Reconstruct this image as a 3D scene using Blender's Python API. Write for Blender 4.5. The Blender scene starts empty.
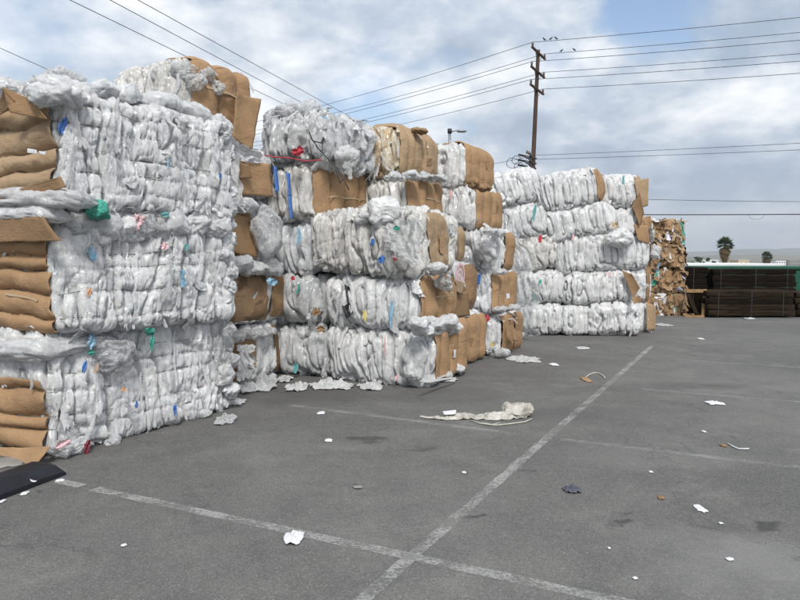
import bpy, math, random
import numpy as np
from mathutils import Matrix, Vector, Euler
R = math.radians
SC = bpy.context.scene
COL = SC.collection
rng = np.random.default_rng(7)
random.seed(7)

# ------------------------------------------------------------------ camera, sky, sun, exposure
F_PX, CAM_H, PITCH = 696.0, 1.6, math.atan(43 / 696.0)
cam_data = bpy.data.cameras.new('camera')
cam_data.sensor_width = 36.0
cam_data.lens = 36.0 * F_PX / 800.0
cam_data.clip_start = 0.05
cam_data.clip_end = 20000
cam = bpy.data.objects.new('camera', cam_data)
COL.objects.link(cam)
cam.location = (0, 0, CAM_H)
cam.rotation_euler = (math.pi / 2 - PITCH, 0, 0)
SC.camera = cam

SUN_EL, SUN_AZ = R(46), R(172)          # azimuth measured from +Y towards +X
SUN_STRENGTH = 2.0
SKY_STRENGTH = 0.1
sun_dir = Vector((math.sin(SUN_AZ) * math.cos(SUN_EL), math.cos(SUN_AZ) * math.cos(SUN_EL), math.sin(SUN_EL)))
sl = bpy.data.lights.new('sun', 'SUN')
sl.energy = SUN_STRENGTH
sl.angle = R(13)
sl.color = (1.0, 0.965, 0.91)
so = bpy.data.objects.new('sun', sl)
COL.objects.link(so)
so.rotation_euler = sun_dir.to_track_quat('Z', 'Y').to_euler()
so.location = (0, -5, 20)

SC.view_settings.view_transform = 'Standard'
SC.view_settings.look = 'None'
SC.view_settings.gamma = 1.0
SC.view_settings.exposure = 0.74
SC.cycles.transparent_max_bounces = 24
SC.cycles.max_bounces = 14
SC.cycles.diffuse_bounces = 8


class NT:
    """tiny helper to wire shader nodes"""
    def __init__(s, tree):
        s.t = tree
    def n(s, typ, ins=None, **kw):
        nd = s.t.nodes.new(typ)
        for k, v in kw.items():
            setattr(nd, k, v)
        for k, v in (ins or {}).items():
            sock = nd.inputs[k]
            if isinstance(v, bpy.types.NodeSocket):
                s.t.links.new(v, sock)
            else:
                sock.default_value = v
        return nd
    def math(s, op, a, b=0.0, c=0.0, clamp=False):
        return s.n('ShaderNodeMath', {0: a, 1: b, 2: c}, operation=op, use_clamp=clamp).outputs[0]
    def noise(s, vec, scale, detail=3.0, rough=0.5, dist=0.0):
        return s.n('ShaderNodeTexNoise', {'Vector': vec, 'Scale': scale, 'Detail': detail, 'Roughness': rough, 'Distortion': dist}).outputs['Fac']
    def ramp(s, fac, stops, interp='LINEAR'):
        nd = s.n('ShaderNodeValToRGB', {'Fac': fac})
        cr = nd.color_ramp
        cr.interpolation = interp
        while len(cr.elements) < len(stops):
            cr.elements.new(0.5)
        for e, (p, c) in zip(cr.elements, stops):
            e.position = p
            e.color = (*c, 1) if len(c) == 3 else c
        return nd.outputs['Color']
    def mrange(s, v, a, b, c=0.0, d=1.0, smooth=True):
        return s.n('ShaderNodeMapRange', {'Value': v, 'From Min': a, 'From Max': b, 'To Min': c, 'To Max': d},
                   interpolation_type='SMOOTHSTEP' if smooth else 'LINEAR').outputs[0]
    def mix(s, fac, a, b, blend='MIX'):
        nd = s.n('ShaderNodeMix', data_type='RGBA', blend_type=blend)
        for i, v in ((0, fac), (6, a), (7, b)):
            if isinstance(v, bpy.types.NodeSocket):
                s.t.links.new(v, nd.inputs[i])
            else:
                nd.inputs[i].default_value = (*v, 1) if isinstance(v, tuple) and len(v) == 3 else v
        return nd.outputs[2]
    def mapping(s, vec, scale=(1, 1, 1), loc=(0, 0, 0)):
        return s.n('ShaderNodeMapping', {'Vector': vec, 'Scale': scale, 'Location': loc}).outputs[0]


def px_dir(px, py):
    x, y = (px - 400) / F_PX, -(py - 300) / F_PX
    c, s_ = math.cos(PITCH), math.sin(PITCH)
    return np.array((x, c + y * s_, -s_ + y * c))


# world: Nishita sky seen through a broken layer of cloud
world = bpy.data.worlds.new('World')
SC.world = world
world.use_nodes = True
wt = NT(world.node_tree)
world.node_tree.nodes.clear()
sky = wt.n('ShaderNodeTexSky', sky_type='NISHITA', sun_disc=False)
sky.sun_elevation = SUN_EL
sky.sun_rotation = SUN_AZ
sky.air_density = 1.0
sky.dust_density = 0.6
tc = wt.n('ShaderNodeTexCoord').outputs['Generated']
sep = wt.n('ShaderNodeSeparateXYZ', {0: tc})
zc = wt.math('MAXIMUM', sep.outputs[2], 0.0)
den = wt.math('ADD', wt.math('MULTIPLY', zc, 0.85), 0.30)
cl = wt.n('ShaderNodeCombineXYZ', {0: wt.math('DIVIDE', sep.outputs[0], den), 1: wt.math('DIVIDE', sep.outputs[1], den), 2: 3.7}).outputs[0]
n_big = wt.noise(cl, 1.5, 7.0, 0.55, 0.15)
n_mid = wt.noise(wt.mapping(cl, loc=(4.1, 7.3, 1.0)), 3.2, 8.0, 0.58, 0.15)
n_fine = wt.noise(wt.mapping(cl, loc=(9.1, 2.3, 5.0)), 8.0, 6.0, 0.6, 0.2)
shade = wt.math('ADD', wt.math('MULTIPLY', n_big, 0.50), wt.math('ADD', wt.math('MULTIPLY', n_mid, 0.36), wt.math('MULTIPLY', n_fine, 0.14)))
cloud = wt.ramp(shade, [(0.405, (2.5, 3.1, 3.95)), (0.465, (3.6, 4.15, 4.9)), (0.515, (5.2, 5.55, 6.0)), (0.575, (7.1, 7.2, 7.3))])
# where the layer opens: a low threshold of another noise, and the gaps the photograph shows
gap = wt.mrange(wt.noise(wt.mapping(cl, loc=(1.7, 5.2, 8.0)), 2.0, 6.0, 0.55, 0.3), 0.20, 0.12, 0.0, 0.5)
for (px, py, r0, r1, amt) in ((638, -6, 0.02, 0.10, 1.2), (375, 106, 0.0, 0.11, 0.9), (430, 98, 0.0, 0.06, 0.45), (560, 66, 0.0, 0.07, 0.35), (20, 20, 0.0, 0.16, 0.4)):
    d = px_dir(px, py)
    d /= np.linalg.norm(d)
    dist = wt.n('ShaderNodeVectorMath', {0: tc, 1: tuple(d)}, operation='DISTANCE').outputs['Value']
    warped = wt.math('ADD', dist, wt.math('MULTIPLY', wt.math('SUBTRACT', n_mid, 0.5), 0.22))
    gap = wt.math('MAXIMUM', gap, wt.math('MULTIPLY', wt.mrange(warped, r1, r0), amt))
gap = wt.math('MINIMUM', gap, 1.0)
# the layer closes to pale haze at the horizon
low = wt.mrange(sep.outputs[2], 0.11, 0.0)
cloud = wt.mix(wt.math('MULTIPLY', low, 0.55), cloud, (4.7, 5.3, 5.9))
gap = wt.math('MULTIPLY', gap, wt.math('SUBTRACT', 1.0, low))
skyc = wt.mix(gap, cloud, sky.outputs[0])
bg = wt.n('ShaderNodeBackground', {'Color': skyc, 'Strength': SKY_STRENGTH})
out = wt.n('ShaderNodeOutputWorld')
wt.t.links.new(bg.outputs[0], out.inputs['Surface'])

# ------------------------------------------------------------------ materials
def material(name, build, **base):
    m = bpy.data.materials.new(name)
    m.use_nodes = True
    nt = NT(m.node_tree)
    b = m.node_tree.nodes['Principled BSDF']
    for k, v in base.items():
        b.inputs[k.replace('_', ' ')].default_value = (*v, 1) if isinstance(v, tuple) and len(v) == 3 else v
    if build:
        build(nt, b, m)
    return m


def link(nt, a, b):
    nt.t.links.new(a, b)


def bump(nt, b, h, strength, dist):
    bp = nt.n('ShaderNodeBump', {'Height': h, 'Strength': strength, 'Distance': dist})
    link(nt, bp.outputs[0], b.inputs['Normal'])


def oc(nt):
    return nt.n('ShaderNodeTexCoord').outputs['Object']


def film_mat(name, tones, streak=(13, 13, 0.9), tints=True, rough=0.20, clear=0.0, loc=(0, 0, 0), bstr=0.65):
    def f(nt, b, m):
        o = nt.mapping(oc(nt), loc=loc)
        wob = nt.n('ShaderNodeVectorMath', {0: o, 1: nt.n('ShaderNodeTexNoise', {'Vector': o, 'Scale': 3.0, 'Detail': 2.0}).outputs['Color']}, operation='ADD').outputs[0]
        st = nt.noise(nt.mapping(wob, streak), 1.0, 5.0, 0.65, 0.4)
        c = nt.ramp(st, [(0.30, tones[0]), (0.41, tones[1]), (0.50, tones[2]), (0.64, tones[3])])
        wv = nt.n('ShaderNodeVectorMath', {0: nt.n('ShaderNodeTexNoise', {'Vector': o, 'Scale': 7.0, 'Detail': 3.0}).outputs['Color'], 1: (0.16, 0.16, 0.16), 2: o}, operation='MULTIPLY_ADD').outputs[0]
        cell = nt.n('ShaderNodeSeparateColor', {0: nt.n('ShaderNodeTexVoronoi', {'Vector': nt.mapping(wv, (streak[0] * 1.1, streak[1] * 1.1, streak[2] * 2.2)), 'Scale': 1.0}).outputs['Color']})
        c = nt.mix(0.5, c, nt.ramp(cell.outputs[0], [(0.05, tones[0]), (0.22, tones[1]), (0.5, tones[2]), (0.9, tones[3])]))
        cel2 = nt.n('ShaderNodeSeparateColor', {0: nt.n('ShaderNodeTexVoronoi', {'Vector': nt.mapping(wv, (streak[0] * 2.6, streak[1] * 2.6, streak[2] * 4.2), (4, 7, 2)), 'Scale': 1.0}).outputs['Color']})
        c = nt.mix(nt.mrange(cel2.outputs[1], 0.80, 0.82, 0, 0.36), c, tuple(x * 0.72 for x in tones[0]))
        if tints:
            t1 = nt.noise(nt.mapping(wob, (streak[0] * 1.4, streak[1] * 1.4, streak[2] * 1.5), (3, 8, 1)), 1.0, 3.0, 0.5, 0.5)
            hue = nt.noise(nt.mapping(wob, (4, 4, 2), (7, 1, 4)), 1.0, 1.0)
            tint = nt.ramp(hue, [(0.34, (0.10, 0.40, 0.34)), (0.45, (0.16, 0.33, 0.62)), (0.52, (0.62, 0.50, 0.30)), (0.60, (0.66, 0.32, 0.30)), (0.68, (0.25, 0.45, 0.6))])
            c = nt.mix(nt.mrange(t1, 0.63, 0.72, 0, 0.55), c, tint)
            dirt = nt.noise(nt.mapping(wob, (6, 6, 3), (1, 2, 9)), 1.0, 5.0, 0.7)
            c = nt.mix(nt.mrange(dirt, 0.60, 0.8, 0, 0.5), c, (0.36, 0.32, 0.27))
        link(nt, c, b.inputs['Base Color'])
        cr = nt.noise(nt.mapping(wob, (44, 44, 13)), 1.0, 4.0, 0.6, 1.2)
        v = nt.n('ShaderNodeTexVoronoi', {'Vector': nt.mapping(wv, (24, 24, 9)), 'Scale': 1.0}, feature='F1').outputs['Distance']
        rid = nt.math('SUBTRACT', 1.0, nt.math('MULTIPLY', nt.math('ABSOLUTE', nt.math('SUBTRACT', cr, 0.5)), 4.0), clamp=True)
        h = nt.math('ADD', nt.math('POWER', rid, 2.0), nt.math('MULTIPLY', v, 0.9))
        bump(nt, b, h, bstr, 0.018)
        if clear:
            tr = nt.n('ShaderNodeBsdfTransparent')
            lay = nt.mrange(nt.noise(nt.mapping(wob, (16, 16, 7)), 1.0, 4.0, 0.65, 1.0), 0.36, 0.64, clear * 1.25, clear * 0.2)
            edge = nt.n('ShaderNodeLayerWeight', {'Blend': 0.45}).outputs['Facing']
            fac = nt.math('MULTIPLY', lay, nt.mrange(edge, 0.75, 0.15, 0.15, 1.0))
            tl = nt.n('ShaderNodeBsdfTranslucent', {'Color': (0.9, 0.92, 0.93, 1)})
            body = nt.n('ShaderNodeMixShader', {0: 0.12, 1: b.outputs[0], 2: tl.outputs[0]})
            mx = nt.n('ShaderNodeMixShader', {0: fac, 1: body.outputs[0], 2: tr.outputs[0]})
            link(nt, mx.outputs[0], nt.t.nodes['Material Output'].inputs['Surface'])
    return material(name, f, Roughness=rough, Specular_IOR_Level=0.5, Coat_Weight=0.6, Coat_Roughness=0.10)


WHITE = ((0.66, 0.675, 0.69), (0.84, 0.85, 0.855), (0.91, 0.91, 0.91), (0.94, 0.94, 0.94))
BLUISH = ((0.56, 0.59, 0.63), (0.76, 0.785, 0.81), (0.86, 0.875, 0.89), (0.91, 0.92, 0.935))
CREAM = ((0.54, 0.52, 0.48), (0.77, 0.755, 0.71), (0.85, 0.83, 0.79), (0.91, 0.90, 0.88))
ORANGE = ((0.42, 0.20, 0.06), (0.64, 0.43, 0.20), (0.80, 0.70, 0.52), (0.88, 0.85, 0.77))
GREYF = ((0.42, 0.43, 0.44), (0.58, 0.59, 0.60), (0.70, 0.71, 0.72), (0.80, 0.81, 0.82))
M = {}
M['white'] = film_mat('white_film', WHITE)
M['bluish'] = film_mat('bluish_white_film', BLUISH, streak=(6, 6, 2.6))
M['cream'] = film_mat('cream_film', CREAM, loc=(5, 2, 8))
M['orange'] = film_mat('orange_stained_film', ORANGE, streak=(11, 11, 1.2), loc=(2, 6, 1))
M['greyfilm'] = film_mat('grey_clear_film', GREYF, streak=(5, 5, 2.4), loc=(1, 9, 2), rough=0.26)
M['clear'] = film_mat('clear_film', ((0.72, 0.74, 0.77), (0.82, 0.84, 0.86), (0.89, 0.90, 0.91), (0.94, 0.945, 0.95)), streak=(7, 7, 4), tints=False, rough=0.16, clear=0.60, bstr=0.7)
M['sheet'] = film_mat('white_sheet_film', ((0.72, 0.74, 0.76), (0.82, 0.83, 0.84), (0.89, 0.89, 0.89), (0.93, 0.93, 0.93)), streak=(5, 5, 5), tints=False, rough=0.24, clear=0.22, bstr=0.6)


def plain_film(name, c, rough=0.35):
    def f(nt, b, m):
        o = oc(nt)
        col = nt.mix(nt.noise(o, 14.0, 3.0), tuple(x * 0.8 for x in c), tuple(min(1, x * 1.15) for x in c))
        link(nt, col, b.inputs['Base Color'])
        bump(nt, b, nt.noise(o, 30.0, 4.0, 0.6, 1.0), 0.6, 0.02)
    return material(name, f, Roughness=rough)


M['blue'] = plain_film('blue_film', (0.05, 0.16, 0.46))
M['skyblue'] = plain_film('pale_blue_film', (0.26, 0.45, 0.60))
M['green'] = plain_film('green_film', (0.06, 0.38, 0.29))
M['teal'] = plain_film('teal_film', (0.14, 0.38, 0.38))
M['red'] = plain_film('red_film', (0.50, 0.05, 0.07))
M['pink'] = plain_film('pink_film', (0.76, 0.50, 0.52))
M['yellow'] = plain_film('yellow_film', (0.72, 0.60, 0.22))
M['orangebit'] = plain_film('orange_film', (0.72, 0.38, 0.20))
M['black'] = plain_film('black_film', (0.012, 0.012, 0.015), 0.3)
M['maroon'] = plain_film('maroon_film', (0.16, 0.015, 0.03))
M['purple'] = plain_film('lavender_film', (0.62, 0.62, 0.74))


def card_mat(name, c, dark=0.62, wet=False):
    def f(nt, b, m):
        o = oc(nt)
        big = nt.noise(o, 2.4, 4.0, 0.6)
        col = nt.mix(nt.mrange(big, 0.3, 0.7), tuple(x * 0.86 for x in c), tuple(min(1, x * 1.1) for x in c))
        fib = nt.noise(nt.mapping(o, (60, 60, 180)), 1.0, 3.0, 0.6)
        col = nt.mix(nt.mrange(fib, 0.35, 0.75, 0, 0.35), col, tuple(x * 0.72 for x in c))
        scuff = nt.noise(nt.mapping(o, (7, 7, 4), (3, 3, 3)), 1.0, 6.0, 0.72)
        col = nt.mix(nt.mrange(scuff, 0.63, 0.78, 0, 0.6), col, tuple(x * dark * 0.7 for x in c))
        pale = nt.noise(nt.mapping(o, (5, 5, 11), (8, 1, 6)), 1.0, 6.0, 0.7)
        col = nt.mix(nt.mrange(pale, 0.66, 0.78, 0, 0.4), col, tuple(min(1, x * 1.5 + 0.05) for x in c))
        if wet:
            w = nt.noise(nt.mapping(o, (2.3, 2.3, 3.0), (0.6, 0.2, 0.4)), 1.0, 4.0, 0.5)
            col = nt.mix(nt.mrange(w, 0.54, 0.58, 0, 0.75), col, tuple(x * 0.38 for x in c))
        link(nt, col, b.inputs['Base Color'])
        flute = nt.n('ShaderNodeTexWave', {'Vector': o, 'Scale': 22.0, 'Distortion': 0.6, 'Detail': 1.0}, wave_type='BANDS', bands_direction='Z').outputs['Fac']
        kink = nt.math('ABSOLUTE', nt.math('SUBTRACT', nt.noise(nt.mapping(o, (5, 5, 8)), 1.0, 4.0, 0.6, 0.8), 0.5))
        h = nt.math('ADD', nt.math('MULTIPLY', kink, -2.2), nt.math('ADD', nt.math('MULTIPLY', fib, 0.12), nt.math('MULTIPLY', flute, 0.035)))
        bump(nt, b, h, 0.5, 0.02)
        bits_ = nt.n('ShaderNodeSeparateColor', {0: nt.n('ShaderNodeTexVoronoi', {'Vector': nt.mapping(o, (3.1, 3.1, 9.0), (2, 5, 3)), 'Scale': 1.0, 'Randomness': 0.8}, distance='CHEBYCHEV').outputs['Color']}).outputs[2]
        col = nt.mix(nt.mrange(bits_, 0.90, 0.91, 0, 0.22), col, tuple(min(1, x * 1.35) for x in c))
        link(nt, col, b.inputs['Base Color'])
    return material(name, f, Roughness=0.78, Specular_IOR_Level=0.25)


M['card'] = card_mat('brown_cardboard', (0.350, 0.220, 0.120))
M['card2'] = card_mat('pale_cardboard', (0.365, 0.258, 0.160))
M['card3'] = card_mat('dark_cardboard', (0.255, 0.16, 0.088))
M['cardwet'] = card_mat('stained_cardboard', (0.33, 0.215, 0.125), wet=True)
M['tape'] = material('brown_tape', None, Base_Color=(0.42, 0.30, 0.17), Roughness=0.2)
M['wire'] = material('baling_wire', None, Base_Color=(0.20, 0.19, 0.18), Metallic=0.6, Roughness=0.5)


def asphalt(nt, b, m):
    g = nt.n('ShaderNodeNewGeometry').outputs['Position']
    big = nt.noise(g, 0.35, 5.0, 0.6, 0.4)
    mid = nt.noise(g, 2.2, 6.0, 0.62, 0.5)
    fine = nt.noise(g, 60.0, 4.0, 0.7)
    grit = nt.n('ShaderNodeTexVoronoi', {'Vector': g, 'Scale': 170.0}).outputs['Color']
    gs = nt.n('ShaderNodeSeparateColor', {0: grit}).outputs[0]
    c = nt.mix(nt.mrange(big, 0.3, 0.7), (0.108, 0.106, 0.101), (0.172, 0.169, 0.160))
    c = nt.mix(nt.mrange(mid, 0.35, 0.72, 0, 0.55), c, (0.085, 0.084, 0.083))
    c = nt.mix(nt.mrange(nt.noise(nt.mapping(g, loc=(4, 9, 0)), 1.2, 7.0, 0.7), 0.52, 0.75, 0, 0.6), c, (0.235, 0.23, 0.215))
    c = nt.mix(nt.mrange(fine, 0.35, 0.7, 0, 0.40), c, (0.075, 0.075, 0.075))
    c = nt.mix(nt.mrange(nt.noise(nt.mapping(g, (1, 1, 1), (3, 1, 0)), 14.0, 5.0, 0.7), 0.45, 0.75, 0, 0.30), c, (0.20, 0.198, 0.19))
    c = nt.mix(nt.mrange(gs, 0.82, 0.99, 0, 0.5), c, (0.30, 0.29, 0.275))
    c = nt.mix(nt.mrange(gs, 0.16, 0.02, 0, 0.5), c, (0.035, 0.035, 0.035))
    # drip stains, tyre-polished streaks, a dusty patch, broad darker ground before the stacks: fixed to places on the yard
    warp = nt.n('ShaderNodeVectorMath', {0: nt.n('ShaderNodeTexNoise', {'Vector': g, 'Scale': 5.0, 'Detail': 4.0}).outputs['Color'], 1: (0.5, 0.5, 0.5)}, operation='SUBTRACT').outputs[0]
    gw = nt.n('ShaderNodeVectorMath', {0: warp, 1: (0.45, 0.45, 0.0), 2: g}, operation='MULTIPLY_ADD').outputs[0]
    for (px, py, r, amt, colr, sx) in STAINS_AND_PATCHES:
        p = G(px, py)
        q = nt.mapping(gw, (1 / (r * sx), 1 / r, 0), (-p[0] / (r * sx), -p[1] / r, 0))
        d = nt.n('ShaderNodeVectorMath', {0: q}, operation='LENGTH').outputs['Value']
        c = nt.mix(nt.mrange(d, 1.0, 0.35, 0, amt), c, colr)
    link(nt, c, b.inputs['Base Color'])
    cr = nt.n('ShaderNodeTexVoronoi', {'Vector': nt.n('ShaderNodeVectorMath', {0: warp, 1: (0.8, 0.8, 0), 2: g}, operation='MULTIPLY_ADD').outputs[0], 'Scale': 0.42}, feature='DISTANCE_TO_EDGE').outputs['Distance']
    crk = nt.math('MULTIPLY', nt.mrange(cr, 0.010, 0.002), nt.mrange(nt.noise(g, 0.6, 3.0), 0.46, 0.58))
    c2 = nt.mix(nt.math('MULTIPLY', crk, 0.22), c, (0.04, 0.04, 0.04))
    link(nt, c2, b.inputs['Base Color'])
    h = nt.math('ADD', nt.math('MULTIPLY', fine, 0.6), nt.math('SUBTRACT', nt.math('MULTIPLY', gs, 0.5), nt.math('MULTIPLY', crk, 1.5)))
    bump(nt, b, h, 0.4, 0.009)


def paint(nt, b, m):
    g = nt.n('ShaderNodeNewGeometry').outputs['Position']
    w1 = nt.noise(g, 3.0, 7.0, 0.68)
    w2 = nt.noise(g, 45.0, 4.0, 0.7)
    keep = nt.math('ADD', nt.math('MULTIPLY', w1, 0.55), nt.math('MULTIPLY', w2, 0.45))
    c = nt.mix(nt.noise(g, 8.0, 4.0), (0.40, 0.395, 0.38), (0.58, 0.575, 0.56))
    link(nt, c, b.inputs['Base Color'])
    tr = nt.n('ShaderNodeBsdfTransparent')
    fac = nt.mrange(keep, m['lo'], m['lo'] + 0.13, 0.05, m['hi'])
    mx = nt.n('ShaderNodeMixShader', {0: fac, 1: tr.outputs[0], 2: b.outputs[0]})
    link(nt, mx.outputs[0], nt.t.nodes['Material Output'].inputs['Surface'])


def paint_mat(name, lo, hi):
    m = bpy.data.materials.new(name)
    m['lo'], m['hi'] = lo, hi
    m.use_nodes = True
    b = m.node_tree.nodes['Principled BSDF']
    b.inputs['Roughness'].default_value = 0.8
    paint(NT(m.node_tree), b, m)
    return m


def rough_mat(name, c1, c2, scale=(6, 6, 6), rough=0.8, bstr=0.4, bdist=0.02, metallic=0.0, spec=0.4):
    def f(nt, b, m):
        o = oc(nt)
        n = nt.noise(nt.mapping(o, scale), 1.0, 6.0, 0.65, 0.3)
        link(nt, nt.mix(nt.mrange(n, 0.3, 0.7), c1, c2), b.inputs['Base Color'])
        bump(nt, b, n, bstr, bdist)
    return material(name, f, Roughness=rough, Metallic=metallic, Specular_IOR_Level=spec)


M['tie'] = rough_mat('old_timber', (0.004, 0.0032, 0.0025), (0.018, 0.0125, 0.008), (1.5, 14, 14), 0.9, 0.7, 0.03, spec=0.08)
M['tie2'] = rough_mat('weathered_timber', (0.008, 0.0058, 0.004), (0.042, 0.029, 0.018), (1.5, 14, 14), 0.9, 0.7, 0.03, spec=0.08)
M['lumber'] = rough_mat('raw_lumber', (0.20, 0.115, 0.05), (0.34, 0.21, 0.10), (12, 3, 12), 0.7)
M['greenpaint'] = rough_mat('green_paint', (0.004, 0.055, 0.032), (0.010, 0.095, 0.055), (3, 3, 3), 0.5, 0.15)
M['whitepaint'] = rough_mat('white_paint', (0.68, 0.69, 0.70), (0.80, 0.81, 0.82), (2, 2, 8), 0.5, 0.1)
M['concrete'] = rough_mat('grey_concrete', (0.20, 0.19, 0.175), (0.32, 0.31, 0.29), (3, 3, 3), 0.9)
M['rubber'] = rough_mat('black_rubber', (0.006, 0.007, 0.011), (0.016, 0.018, 0.026), (5, 5, 5), 0.55, 0.35)
M['steel'] = rough_mat('galvanised_steel', (0.22, 0.23, 0.24), (0.36, 0.37, 0.38), (4, 4, 4), 0.5, 0.1, 0.01, 0.5)
M['polewood'] = rough_mat('pole_wood', (0.045, 0.026, 0.018), (0.10, 0.060, 0.042), (20, 20, 1.2), 0.85)
M['cable'] = material('cable_black', None, Base_Color=(0.02, 0.02, 0.022), Roughness=0.5)
M['ceramic'] = material('insulator', None, Base_Color=(0.10, 0.085, 0.08), Roughness=0.25)
M['bird'] = material('bird_feather', None, Base_Color=(0.02, 0.02, 0.022), Roughness=0.7)
M['frond'] = rough_mat('palm_frond', (0.035, 0.065, 0.018), (0.075, 0.115, 0.035), (3, 3, 3), 0.6)
M['deadfrond'] = rough_mat('dead_frond', (0.13, 0.085, 0.04), (0.24, 0.165, 0.085), (3, 3, 3), 0.8)
M['bark'] = rough_mat('bark', (0.06, 0.045, 0.03), (0.14, 0.11, 0.08), (4, 4, 10), 0.9)
M['leaf'] = rough_mat('leaf', (0.025, 0.045, 0.018), (0.06, 0.09, 0.03), (1, 1, 1), 0.6)
M['tan'] = rough_mat('tan_stucco', (0.52, 0.42, 0.26), (0.60, 0.49, 0.32), (1, 1, 1), 0.85, 0.1)
M['glass'] = material('window_glass', None, Base_Color=(0.03, 0.04, 0.05), Roughness=0.1)
M['terrain'] = rough_mat('dry_land', (0.09, 0.095, 0.06), (0.20, 0.18, 0.13), (0.01, 0.01, 0.01), 0.95, 0.1)
M['hill'] = rough_mat('hill_scrub', (0.07, 0.085, 0.05), (0.20, 0.18, 0.13), (0.006, 0.006, 0.006), 0.95, 0.1)
M['sack'] = rough_mat('dirty_sack', (0.24, 0.22, 0.185), (0.54, 0.525, 0.48), (9, 9, 9), 0.75, 0.6)
M['paper'] = rough_mat('paper', (0.58, 0.59, 0.60), (0.74, 0.75, 0.77), (9, 9, 9), 0.7, 0.3)
M['rope'] = rough_mat('rope', (0.45, 0.42, 0.36), (0.6, 0.57, 0.5), (30, 30, 30), 0.9)
M['darkcloth'] = rough_mat('dark_rag', (0.05, 0.055, 0.075), (0.12, 0.125, 0.16), (9, 9, 9), 0.9)


# ------------------------------------------------------------------ geometry helpers
PERM = np.random.default_rng(3).permutation(512)
GRAD = np.random.default_rng(4).normal(size=(512, 3))
GRAD /= np.linalg.norm(GRAD, axis=1)[:, None]


def pn(P):
    """gradient noise, about -0.7..0.7"""
    P = np.asarray(P, float)
    i = np.floor(P).astype(np.int64)
    f = P - i
    w = f * f * f * (f * (f * 6 - 15) + 10)
    r = np.zeros(len(P))
    for dx in (0, 1):
        ax = PERM[(i[:, 0] + dx) & 511]
        wx = w[:, 0] if dx else 1 - w[:, 0]
        for dy in (0, 1):
            ay = PERM[(ax + i[:, 1] + dy) & 511]
            wy = wx * (w[:, 1] if dy else 1 - w[:, 1])
            for dz in (0, 1):
                az = PERM[(ay + i[:, 2] + dz) & 511]
                g = GRAD[az]
                r += wy * (w[:, 2] if dz else 1 - w[:, 2]) * (g[:, 0] * (f[:, 0] - dx) + g[:, 1] * (f[:, 1] - dy) + g[:, 2] * (f[:, 2] - dz))
    return r * 1.5


def vn(P):
    return np.stack([pn(P + k) for k in ((0, 0, 0), (17.3, 5.1, 9.7), (31.9, 22.2, 3.3))], 1)


def crease(n, k):
    return np.clip(1 - np.abs(n) * k, 0, 1) ** 2


def obj(name, V, F, mats, parent=None, mi=None, smooth=True, **props):
    V = np.asarray(V, np.float32)
    me = bpy.data.meshes.new(name)
    if isinstance(F, np.ndarray):
        nf, k = F.shape
        me.vertices.add(len(V))
        me.vertices.foreach_set('co', V.ravel())
        me.loops.add(nf * k)
        me.loops.foreach_set('vertex_index', F.astype(np.int32).ravel())
        me.polygons.add(nf)
        me.polygons.foreach_set('loop_start', np.arange(0, nf * k, k, dtype=np.int32))
        me.update(calc_edges=True)
    else:
        me.from_pydata([tuple(map(float, v)) for v in V], [], F)
    for m in (mats if isinstance(mats, (list, tuple)) else [mats]):
        me.materials.append(M[m] if isinstance(m, str) else m)
    n = len(me.polygons)
    if mi is not None:
        me.polygons.foreach_set('material_index', np.asarray(mi, np.int32))
    me.polygons.foreach_set('use_smooth', np.full(n, bool(smooth)))
    me.update()
    o = bpy.data.objects.new(name, me)
    COL.objects.link(o)
    if parent:
        o.parent = parent
    for k, v in props.items():
        if v:
            o[k] = v
    return o


def thing(name, label, cat, loc=(0, 0, 0), rot=(0, 0, 0), group=None):
    o = bpy.data.objects.new(name, None)
    COL.objects.link(o)
    o.empty_display_size = 0.2
    o.location = loc
    o.rotation_euler = rot
    o['label'], o['category'] = label, cat
    if group:
        o['group'] = group
    return o


def mat_of(o):
    return np.array(Matrix.LocRotScale(o.location, o.rotation_euler, None))


def to_local(o, P):
    Mi = np.linalg.inv(mat_of(o))
    P = np.atleast_2d(np.asarray(P, float))
    return P @ Mi[:3, :3].T + Mi[:3, 3]


def to_world(o, P):
    Mm = mat_of(o)
    return np.atleast_2d(P) @ Mm[:3, :3].T + Mm[:3, 3]


def grid_quads(na, nb, off=0, wrap=False):
    """na x nb vertices, index a*nb+b"""
    a = np.arange(na - 1)
    b = np.arange(nb - (0 if wrap else 1))
    A, B = np.meshgrid(a, b, indexing='ij')
    B2 = (B + 1) % nb
    return np.stack([A * nb + B, (A + 1) * nb + B, (A + 1) * nb + B2, A * nb + B2], -1).reshape(-1, 4) + off


def tube(path, r, sides=6, closed=False, cap=True):
    P = np.asarray(path, float)
    n = len(P)
    if closed:
        T = np.roll(P, -1, 0) - np.roll(P, 1, 0)
    else:
        T = np.gradient(P, axis=0)
    T /= np.linalg.norm(T, axis=1)[:, None] + 1e-9
    ref = np.array((0.31, 0.17, 0.93))
    if abs(T @ ref).max() > 0.97:
        ref = np.array((0.9, -0.3, 0.1))
    A = np.cross(T, ref)
    A /= np.linalg.norm(A, axis=1)[:, None]
    B = np.cross(T, A)
    rr = np.broadcast_to(np.asarray(r, float), (n,))[:, None, None]
    th = np.linspace(0, 2 * np.pi, sides, endpoint=False)
    V = P[:, None, :] + rr * (np.cos(th)[None, :, None] * A[:, None, :] + np.sin(th)[None, :, None] * B[:, None, :])
    V = V.reshape(-1, 3)
    F = grid_quads(n, sides, wrap=True)
    if closed:
        b = np.arange(sides)
        F = np.vstack([F, np.stack([(n - 1) * sides + b, b, (b + 1) % sides, (n - 1) * sides + (b + 1) % sides], 1)])
        return V, F
    F = [tuple(q) for q in F]
    if cap:
        F += [tuple(range(sides)), tuple((n - 1) * sides + k for k in reversed(range(sides)))]
    return V, F


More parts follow.
